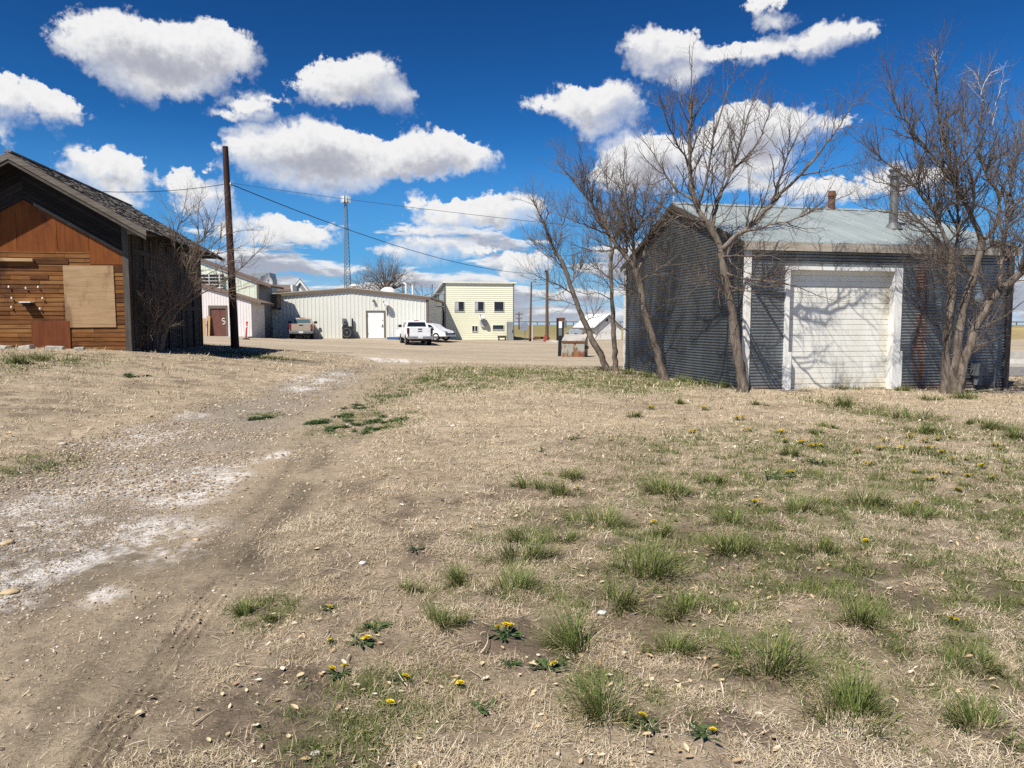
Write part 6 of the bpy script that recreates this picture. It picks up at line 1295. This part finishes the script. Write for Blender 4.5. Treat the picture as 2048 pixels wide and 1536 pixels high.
class Tree:
    def __init__(s, seed): s.rd = np.random.default_rng(seed); s.big = []; s.small = []
    def resample(s, pts, step, jit):
        pts = np.array(pts, float); seg = np.linalg.norm(np.diff(pts, axis=0), axis=1); cum = np.concatenate([[0], np.cumsum(seg)])
        n = max(3, int(cum[-1] / step) + 1); t = np.linspace(0, cum[-1], n)
        # smooth the corners a little
        out = np.stack([np.interp(t, cum, pts[:, k]) for k in range(3)], 1)
        for _ in range(2): out[1:-1] = out[1:-1] * .5 + (out[:-2] + out[2:]) * .25
        j = s.rd.normal(0, jit, out.shape); j[0] = 0; j[-1] *= .3; return out + j
    def limb(s, pts, r0, r1, big=True):
        p = s.resample(pts, .16 if r0 > .05 else .12, .012 if r0 > .05 else .010); n = len(p)
        r = r0 + (r1 - r0) * np.linspace(0, 1, n) ** .85
        k_ = s.rd.normal(0, 1, n + 4); k_ = np.convolve(k_, [.25, .5, .5, .5, .25], 'valid')[:n]; r = r * .90 * (1 + .075 * k_); (s.big if big else s.small).append((p, r)); return p, r
    def child(s, o, d, L, r, up, wig, n):
        pts = [o]; d = d / np.linalg.norm(d); st = L / n
        for i in range(n):
            d = d + s.rd.normal(0, wig, 3) + np.array([0, 0, up]); d /= np.linalg.norm(d); pts.append(pts[-1] + d * st)
        return np.array(pts), np.linspace(r, r * .35, n + 1)
    def sprout(s, p, r, lvl, P_):
        if lvl >= len(P_['dens']): return
        seg = np.linalg.norm(np.diff(p, axis=0), axis=1); L = seg.sum(); t0 = P_['t0'][lvl]
        n = s.rd.poisson(P_['dens'][lvl] * L * (1 - t0)); cum = np.concatenate([[0], np.cumsum(seg)])
        for _ in range(n):
            u = t0 + (1 - t0) * s.rd.random(); k = min(np.searchsorted(cum, u * L) - 1, len(p) - 2); k = max(k, 0)
            f = (u * L - cum[k]) / max(seg[k], 1e-6); o = p[k] * (1 - f) + p[k + 1] * f; pr = r[k] * (1 - f) + r[k + 1] * f
            tan = (p[k + 1] - p[k]) / max(seg[k], 1e-6); a = math.radians(s.rd.uniform(*P_['ang'])); ax = s.rd.normal(0, 1, 3); ax -= tan * ax.dot(tan); ax /= np.linalg.norm(ax) + 1e-9
            d = tan * math.cos(a) + ax * math.sin(a) + np.array([0, 0, P_['bias'][lvl]])
            ln = P_['len'][lvl] * (.45 + .9 * s.rd.random()) * (1.15 - .55 * u); cr = min(pr * .62, P_['rad'][lvl] * (.7 + .6 * s.rd.random()))
            cp, crr = s.child(o, d, ln, cr, P_['up'][lvl], P_['wig'][lvl], P_['seg'][lvl])
            s.small.append((cp, crr)); s.sprout(cp, crr, lvl + 1, P_)
        # the tip carries on
        if lvl == 0 and r[-1] < .05:
            tan = p[-1] - p[-2]
            for _ in range(2):
                cp, crr = s.child(p[-1], tan / np.linalg.norm(tan) + s.rd.normal(0, .3, 3), P_['len'][0] * .6, r[-1] * .8, P_['up'][0], P_['wig'][0], P_['seg'][0]); s.small.append((cp, crr)); s.sprout(cp, crr, 1, P_)
    @staticmethod
    def mesh(lst, sides_of, name, mat, parent, origin):
        groups = {}
        for p, r in lst: groups.setdefault((len(p), sides_of(r[0])), []).append((p, r))
        Vs = []; Qs = []; off = 0
        for (n, sd), items in groups.items():
            Pn = np.stack([i[0] for i in items]); Rn = np.stack([i[1] for i in items]); m = len(items)
            T = np.empty_like(Pn); T[:, 1:-1] = Pn[:, 2:] - Pn[:, :-2]; T[:, 0] = Pn[:, 1] - Pn[:, 0]; T[:, -1] = Pn[:, -1] - Pn[:, -2]
            T /= np.linalg.norm(T, axis=2, keepdims=True) + 1e-9
            ref = np.where(np.abs(T[:, :1, 2:3]) > .8, np.array([1., .2, 0]), np.array([.1, .2, 1.])); ref = np.broadcast_to(ref, T.shape)
            U = np.cross(T, ref); U /= np.linalg.norm(U, axis=2, keepdims=True) + 1e-9; W = np.cross(T, U)
            a = np.arange(sd) * 2 * np.pi / sd
            if sd >= 7: Rv = Rn[:, :, None] * (1 + np.random.default_rng(3).normal(0, .07, (m, n, sd)))
            else: Rv = np.repeat(Rn[:, :, None], sd, 2)
            V = Pn[:, :, None, :] + (U[:, :, None, :] * np.cos(a)[None, None, :, None] + W[:, :, None, :] * np.sin(a)[None, None, :, None]) * Rv[:, :, :, None]
            idx = np.arange(m * n * sd).reshape(m, n, sd); nx = np.roll(idx, -1, axis=2)
            Q = np.stack([idx[:, :-1], nx[:, :-1], nx[:, 1:], idx[:, 1:]], -1).reshape(-1, 4)
            Vs.append(V.reshape(-1, 3)); Qs.append(Q + off); off += m * n * sd
        V = np.concatenate(Vs) - np.array(origin)[None]
        return np_mesh(name, V, np.concatenate(Qs).ravel(), 4, mat, parent=parent, smooth=True)
PAR = dict(dens=(9.5, 8.5, 6.5), t0=(.12, .12, .1), ang=(28, 68), bias=(.22, .18, .15), len=(1.25, .55, .22), rad=(.017, .0092, .0058), up=(.10, .06, .03), wig=(.14, .17, .18), seg=(7, 5, 3))
def tree(name, label, D, limbs, seed, base_px, group=None, par=None, twig=None, cat='tree', flare=1.25, dead=()):
    """limbs: (list of (px, py, depth offset), r0, r1[, sprout])"""
    T = Tree(seed); par = {**PAR, **(par or {})}
    b = P(base_px[0], base_px[1], D); b = Vector((b.x, D, gz(b.x, D)))
    for lb in limbs:
        pts, r0, r1 = lb[:3]; spr = lb[3] if len(lb) > 3 else True
        w = [np.array(P(px, py, D + dy)) for px, py, dy in pts]
        if abs(pts[0][1] - base_px[1]) < 14 and abs(pts[0][0] - base_px[0]) < 40: w[0] = np.array((w[0][0], D + pts[0][2], gz(w[0][0], D + pts[0][2]) - .15))
        p, r = T.limb(w, r0, r1, big=r0 > .034)
        if w[0][2] < b.z + .3 and r0 > .05:
            h = p[:, 2] - b.z; r *= 1 + (flare - 1) * np.exp(-np.maximum(h, 0) / .22)
        if spr: T.sprout(p, r, 0, par)
    rt = root(name, b, 0, label, cat, group)
    Tree.mesh(T.big, lambda r: 14 if r > .06 else 8, 'trunk', M_BARK, rt, b)
    Tree.mesh(T.small, lambda r: 5 if r > .012 else (4 if r > .007 else 3), 'branches', twig or M_TWIG, rt, b)
    if dead:
        for q_, pts in enumerate(dead):
            T2 = Tree(seed + 1 + q_); w = [np.array(P(px, py, D + dy)) for px, py, dy in pts]; p, r = T2.limb(w, .016, .006, False); T2.sprout(p, r, 1, par)
            Tree.mesh(T2.small, lambda r: 4, 'dead_branch', M_DEAD, rt, b)
    return rt
GT = 'bare trees round the steel shed'
# leaning slender tree farthest left
tree('bare_tree', 'slender bare tree leaning hard to the left, leftmost at the shed', 25.2, [
 ([(1217,737,0),(1202,708,0),(1186,682,0),(1164,633,0),(1146,589,0),(1133,545,.0),(1120,518,0)], .125, .075, False),
 ([(1120,518,0),(1106,496,.0),(1090,455,-.2),(1078,425,-.3),(1066,400,-.4)], .062, .014),
 ([(1133,545,0),(1112,520,.3),(1095,500,.5),(1070,488,.6)], .030, .010),
 ([(1146,589,0),(1120,570,-.5),(1092,560,-.8),(1065,548,-.9)], .030, .009),
 ([(1140,570,0),(1160,540,.4),(1172,505,.6),(1180,470,.7)], .030, .010),
 ([(1112,505,0),(1122,470,.4),(1128,440,.5),(1140,415,.7)], .030, .010),
 ([(1155,612,0),(1130,602,.5),(1105,600,.8),(1082,596,.9)], .022, .007),
 ([(1170,645,0),(1190,630,-.4),(1205,605,-.6),(1215,570,-.7)], .020, .007),
 ([(1186,683,0),(1192,672,-.2),(1205,664,-.5)], .016, .006)], 11, (1217,737), GT, twig=M_TWIGP)
# thin upright tree at the shed's far corner
tree('bare_tree', 'straight thin bare tree at the far corner of the shed', 25.0, [
 ([(1232,735,0),(1228,673,0),(1224,607,0),(1221,540,0),(1223,500,.1)], .105, .065, False),
 ([(1223,500,.1),(1214,455,.2),(1200,415,.3),(1188,385,.4)], .05, .012),
 ([(1221,520,0),(1236,470,-.3),(1243,420,-.4),(1246,375,-.5)], .045, .012),
 ([(1222,560,0),(1200,540,.3),(1180,530,.4),(1155,515,.5)], .026, .008),
 ([(1224,600,0),(1196,585,-.3),(1170,590,-.6),(1140,575,-.7)], .022, .007),
 ([(1221,545,0),(1245,515,-.5),(1258,480,-.8),(1270,440,-1)], .03, .01),
 ([(1223,580,0),(1210,560,-.6),(1196,552,-.9)], .018, .007)], 12, (1232,735), GT)
# twisting middle tree
tree('bare_tree', 'twisting bare tree in front of the shed side wall with a wide fan of limbs', 21.6, [
 ([(1330,755,0),(1320,722,0),(1308,690,0),(1300,660,0),(1291,629,0),(1284,596,0),(1279,563,0),(1270,536,0)], .135, .095, False),
 ([(1270,536,0),(1254,512,0),(1235,496,0),(1222,472,.1),(1208,447,.2),(1190,418,.4),(1173,394,.5),(1155,372,.6),(1137,350,.6),(1120,325,.7)], .075, .013),
 ([(1270,536,0),(1268,505,-.1),(1266,474,-.2),(1258,438,-.4),(1252,408,-.5),(1250,375,-.6),(1247,345,-.7)], .062, .013),
 ([(1275,545,0),(1288,509,.2),(1296,480,.4),(1301,456,.5),(1312,430,.6),(1323,403,.7),(1340,372,.8)], .055, .012),
 ([(1254,512,0),(1252,480,.5),(1240,440,.7),(1225,410,.9),(1215,380,1.0),(1213,350,1.0)], .045, .012),
 ([(1222,472,.1),(1195,460,-.4),(1170,452,-.6),(1145,440,-.8)], .035, .010),
 ([(1190,418,.4),(1178,380,.2),(1165,350,.1),(1160,322,0)], .030, .010),
 ([(1266,474,-.2),(1285,440,-.7),(1290,400,-.9),(1300,360,-1)], .035, .010),
 ([(1279,563,0),(1305,545,-.5),(1330,530,-.8),(1355,510,-1.0)], .030, .009),
 ([(1284,590,0),(1255,575,-.5),(1228,560,-.8),(1200,545,-1)], .026, .008),
 ([(1235,496,0),(1205,505,-.6),(1180,500,-.9),(1150,490,-1.1)], .026, .008),
 ([(1294,640,0),(1320,615,-.5),(1340,600,-.8)], .016, .006), ([(1300,660,0),(1278,640,-.5),(1262,625,-.7)], .014, .006)], 13, (1330,755), GT, par=dict(dens=(11.5, 9.0, 6.5)))
# the big spreading tree at the shed corner
tree('bare_tree', 'big spreading bare tree at the near corner of the shed beside the white post', 17.7, [
 ([(1489,782,0),(1484,748,0),(1476,717,0),(1471,682,0),(1467,651,0),(1463,618,0),(1458,585,0),(1452,558,0),(1447,532,0),(1443,505,0)], .135, .115, False),
 ([(1443,505,0),(1438,485,0),(1425,462,0),(1410,440,.05),(1394,418,.1),(1386,390,.1),(1381,368,.1),(1380,320,.1),(1379,266,.1),(1381,205,.1),(1383,150,0)], .088, .014),
 ([(1394,418,.1),(1405,385,-.1),(1412,365,-.2),(1418,330,-.3),(1421,297,-.4),(1432,260,-.5),(1443,222,-.5),(1456,175,-.6)], .052, .012),
 ([(1425,462,0),(1430,425,.3),(1436,400,.4),(1450,370,.5),(1465,341,.6),(1477,300,.6),(1487,266,.6),(1496,232,.6),(1505,200,.6)], .055, .012),
 ([(1443,500,0),(1460,478,-.1),(1480,466,-.2),(1499,456,-.3),(1520,432,-.4),(1543,408,-.5),(1570,380,-.6),(1600,350,-.7),(1622,326,-.8),(1640,304,-.8),(1672,262,-.9),(1704,212,-.9)], .068, .012),
 ([(1386,400,.1),(1368,388,.3),(1350,380,.4),(1332,350,.5),(1314,319,.6),(1302,302,.6),(1292,288,.6)], .042, .011),
 ([(1381,330,.1),(1360,300,.0),(1345,270,-.2),(1332,245,-.3),(1330,215,-.4)], .032, .010),
 ([(1410,440,0),(1385,440,-.4),(1355,430,-.7),(1330,415,-.9),(1310,400,-1)], .038, .010),
 ([(1465,341,.6),(1485,320,.9),(1515,290,1.1),(1530,250,1.2),(1540,225,1.3)], .032, .010),
 ([(1543,408,-.5),(1556,370,-.8),(1568,330,-1.0),(1585,290,-1.2),(1600,255,-1.3)], .036, .010),
 ([(1600,350,-.7),(1640,345,-.5),(1665,335,-.4),(1700,330,-.3)], .026, .008),
 ([(1480,466,-.2),(1530,452,-.9),(1580,440,-1.2),(1620,425,-1.4),(1670,400,-1.5)], .040, .010),
 ([(1436,400,.4),(1450,350,.9),(1452,310,1.1),(1468,270,1.3)], .034, .010),
 ([(1450,545,0),(1478,555,-.5),(1510,560,-.9),(1545,562,-1.2),(1585,570,-1.4),(1630,588,-1.5),(1668,602,-1.6)], .034, .007),
 ([(1455,570,0),(1480,580,-.6),(1510,584,-.9),(1530,592,-1.1)], .022, .007),
 ([(1443,515,0),(1470,510,-.7),(1500,515,-1.1),(1530,508,-1.4),(1560,520,-1.5)], .028, .007),
 ([(1452,556,0),(1425,540,-.5),(1400,535,-.8),(1370,525,-1.0),(1345,530,-1.1)], .028, .007),
 ([(1458,590,0),(1435,570,-.4),(1420,560,-.7),(1395,570,-.9),(1375,590,-1)], .018, .006),
 ([(1447,530,0),(1455,500,.3),(1475,480,.6),(1500,478,.9)], .024, .008)], 14, (1489,782), GT, par=dict(dens=(7.6, 7.6, 6.5), len=(1.2, .55, .21)))
# the multi trunk tree on the right
tree('bare_tree', 'thick many stemmed bare tree before the right end of the shed', 17.5, [
 ([(1894,780,.1),(1890,750,.1),(1892,722,.1),(1893,690,.1),(1896,649,.1),(1900,620,.1),(1903,595,.1),(1904,560,.1),(1901,530,.1),(1899,499,.1)], .125, .075, False),
 ([(1906,783,0),(1908,745,0),(1914,706,0),(1918,670,0),(1922,640,0),(1928,612,0),(1934,592,0),(1948,556,0),(1958,520,0),(1963,485,0)], .125, .085, False),
 ([(1914,788,-.1),(1922,745,-.1),(1930,718,-.1),(1942,685,-.1),(1954,655,-.1),(1964,628,-.1),(1976,604,-.15),(1992,588,-.2),(2010,575,-.2),(2040,548,-.3),(2075,515,-.4),(2110,480,-.5)], .130, .075),
 ([(2001,580,-.2),(2000,555,-.1),(2003,525,0),(2010,490,.1),(2012,450,.2),(2015,400,.2),(2026,350,.2),(2030,300,.2),(2036,250,.2)], .062, .013),
 ([(1963,485,0),(1953,455,0),(1942,430,0),(1928,405,0),(1914,379,0),(1902,340,0),(1894,306,0),(1884,265,0),(1875,225,0),(1872,190,0),(1873,162,0),(1876,102,0)], .068, .011),
 ([(1963,485,0),(1985,465,.1),(1998,440,.2),(2000,393,.3),(1982,365,.3),(1967,340,.3),(1960,305,.3),(1957,273,.3),(1960,235,.3),(1966,198,.3),(1972,155,.3)], .058, .011),
 ([(1899,499,.1),(1885,462,.1),(1865,420,.1),(1848,395,.1),(1827,369,0),(1798,345,-.1),(1769,321,-.2),(1748,305,-.2),(1732,292,-.3)], .052, .010),
 ([(1914,379,0),(1890,345,-.3),(1865,311,-.4),(1840,280,-.5),(1817,249,-.6),(1800,225,-.6),(1788,200,-.7),(1779,155,-.7)], .040, .010),
 ([(1899,510,.1),(1875,480,-.5),(1846,448,-.8),(1815,435,-1),(1788,427,-1.1),(1755,420,-1.2),(1730,417,-1.2)], .038, .008),
 ([(2000,393,.3),(2018,350,.6),(2034,311,.8),(2042,270,.9),(2050,225,1)], .036, .010),
 ([(1901,525,.1),(1912,490,.6),(1918,450,.9),(1915,400,1.1),(1905,350,1.2),(1910,300,1.3),(1920,250,1.3),(1930,215,1.3)], .045, .010),
 ([(1942,430,0),(1950,390,-.5),(1940,340,-.8),(1930,290,-.9),(1925,240,-1),(1930,200,-1)], .040, .010),
 ([(1865,420,.1),(1855,380,.5),(1845,330,.7),(1830,290,.8),(1822,250,.9)], .030, .010),
 ([(1827,369,0),(1800,375,-.5),(1775,370,-.8),(1745,360,-1)], .024, .008),
 ([(2012,450,.2),(2035,430,.5),(2060,390,.6),(2080,340,.7)], .036, .010),
 ([(2040,548,-.3),(2050,500,-.6),(2056,440,-.7),(2060,380,-.8),(2052,330,-.8)], .045, .010),
 ([(1963,500,0),(1990,490,-.7),(2015,470,-1.0),(2040,465,-1.2)], .030, .008),
 ([(1948,556,0),(1920,530,-.6),(1890,520,-1.0),(1850,505,-1.2),(1820,480,-1.3)], .028, .008),
 ([(1903,595,.1),(1885,560,-.4),(1870,530,-.6),(1850,510,-.7)], .020, .007),
 ([(1976,604,-.15),(1995,560,-.6),(2010,520,-.8),(1998,480,-.9)], .026, .008),
 ([(1967,340,.3),(1990,310,.6),(2005,270,.7),(2012,230,.7)], .028, .009),
 ([(1900,640,.1),(1888,650,-.3),(1884,665,-.5)], .010, .005), ([(1972,655,-.1),(1990,650,-.5),(2000,635,-.6)], .010, .005)], 15, (1908,786), GT,
 par=dict(dens=(11.5, 9.0, 6.5), len=(1.2, .55, .21)), flare=1.35,
 dead=[[(1975,230,.3),(1962,170,.2),(1945,140,.2)], [(1985,250,.5),(1995,200,.4),(2005,155,.4)], [(1876,150,0),(1862,110,-.1)], [(1962,190,.2),(1972,150,.2),(1992,140,.2)]])
# shrubby tree by the old barn
tree('shrubby_tree', 'bare many stemmed shrub fanning out beside the old barn wall', 23.2, [
 ([(303,698,0),(300,665,0),(301,639,0),(306,615,0),(314,594,0),(328,560,.0),(344,529,.1),(349,500,.1),(352,472,.1),(346,448,.1),(338,424,.2),(323,402,.2)], .062, .009),
 ([(306,698,0),(310,670,0),(317,648,0),(334,620,.1),(353,594,.1),(370,555,.2),(383,514,.2),(392,495,.3),(398,484,.3),(397,455,.3),(395,424,.4),(400,400,.4)], .055, .009),
 ([(320,696,0),(330,655,0),(344,615,0),(360,580,0),(377,550,.1),(392,528,.1),(404,511,.2),(424,490,.2),(443,472,.3),(468,464,.4),(491,460,.4)], .058, .009),
 ([(323,694,0),(330,668,0),(341,645,-.1),(354,625,-.1),(368,609,-.1),(393,592,-.2),(419,579,-.2),(450,560,-.3),(479,540,-.3),(508,512,-.3),(530,490,-.4)], .050, .008),
 ([(316,696,0),(314,670,-.1),(322,640,-.2),(345,615,-.3),(370,600,-.4),(400,560,-.5),(430,540,-.6),(470,520,-.7)], .036, .008),
 ([(352,472,.1),(362,440,.2),(368,415,.3),(372,398,.3)], .024, .008), ([(398,484,.3),(420,460,.5),(432,430,.6),(440,405,.6)], .028, .008),
 ([(404,511,.2),(430,510,.5),(460,500,.7),(490,490,.8)], .022, .007), ([(419,579,-.2),(450,585,-.5),(480,580,-.7),(510,570,-.8)], .020, .007),
 ([(344,529,.1),(325,505,-.1),(312,485,-.2),(300,470,-.3)], .020, .007), ([(301,639,0),(285,610,-.4),(276,585,-.5),(270,560,-.6)], .020, .006), ([(302,660,0),(290,645,-.5),(280,640,-.6),(270,625,-.7)], .016, .006),
 ([(317,648,0),(310,600,-.4),(318,570,-.5),(310,545,-.6)], .018, .006), ([(344,615,0),(335,580,-.5),(345,560,-.6),(340,535,-.7)], .016, .006), ([(305,690,0),(285,680,-.4),(272,690,-.6)], .012, .005), ([(308,692,0),(290,668,-.5),(278,668,-.7),(268,685,-.8)], .010, .005)],
 16, (312,697), par=dict(dens=(8.5, 8.0, 8.0), len=(.95, .48, .2), rad=(.012, .0065, .004)), twig=M_TWIGP, cat='shrub')
# round crowned tree beyond the white building
lim = []
rdt = random.Random(21)
for k in range(17):
    a = -2.0 + 3.9 * k / 16 + rdt.uniform(-.1, .1); ln = 62 * (1 - .12 * abs(a)) * rdt.uniform(.8, 1.05); sx = math.sin(a * .62); cy = math.cos(a * .62); dy = rdt.uniform(-2.5, 2.5)
    lim.append(([(772 + 3 * sx, 590 - 6 * cy, 0), (772 + ln * .35 * sx, 592 - 28 * cy, dy * .3), (772 + ln * .72 * sx, 590 - (ln * .62) * cy - 8, dy * .7), (772 + ln * 1.05 * sx, 592 - ln * 1.02 * cy - 4 * (1 - abs(sx)), dy)], .11, .02))
lim += [([(772,660,0),(772,620,0),(772,586,0)], .34, .24, False)]
tree('bare_tree', 'broad bare tree crown rising behind the white metal building', 86.0, lim, 17, (772,660), par=dict(dens=(2.2, 2.6, 2.6), len=(2.6, 1.3, .7), rad=(.038, .022, .016), seg=(6, 4, 3)))
lim = []
for k in range(9):
    a = -1.3 + 2.6 * k / 8 + rdt.uniform(-.1, .1); ln = 36 * rdt.uniform(.8, 1.05); sx = math.sin(a); cy = math.cos(a); dy = rdt.uniform(-1.5, 1.5)
    lim.append(([(724, 600, 0), (724 + ln * .5 * sx, 598 - ln * .5 * cy, dy * .5), (724 + ln * sx, 592 - ln * cy, dy)], .09, .02))
lim += [([(724,665,0),(724,630,0),(724,598,0)], .22, .16, False)]
tree('bare_tree', 'smaller bare tree just right of the lattice tower', 92.0, lim, 18, (724,665), par=dict(dens=(2.0, 2.4, 2.4), len=(2.2, 1.2, .7), rad=(.038, .022, .016), seg=(6, 4, 3)))
lim = [([(846,665,0),(846,620,0),(845,598,0)], .16, .10, False)] + [([(845,600,0),(845 + dx * .5, 590, dx * .02),(845 + dx, 584 + abs(dx) * .2, dx * .05)], .06, .02) for dx in (-18, -9, 0, 8, 15)]
tree('bare_tree', 'low bare treetop behind the right end of the white metal building', 92.0, lim, 19, (846,665), par=dict(dens=(2.0, 2.4, 2.4), len=(1.6, .9, .6), rad=(.03, .02, .015), seg=(6, 4, 3)))
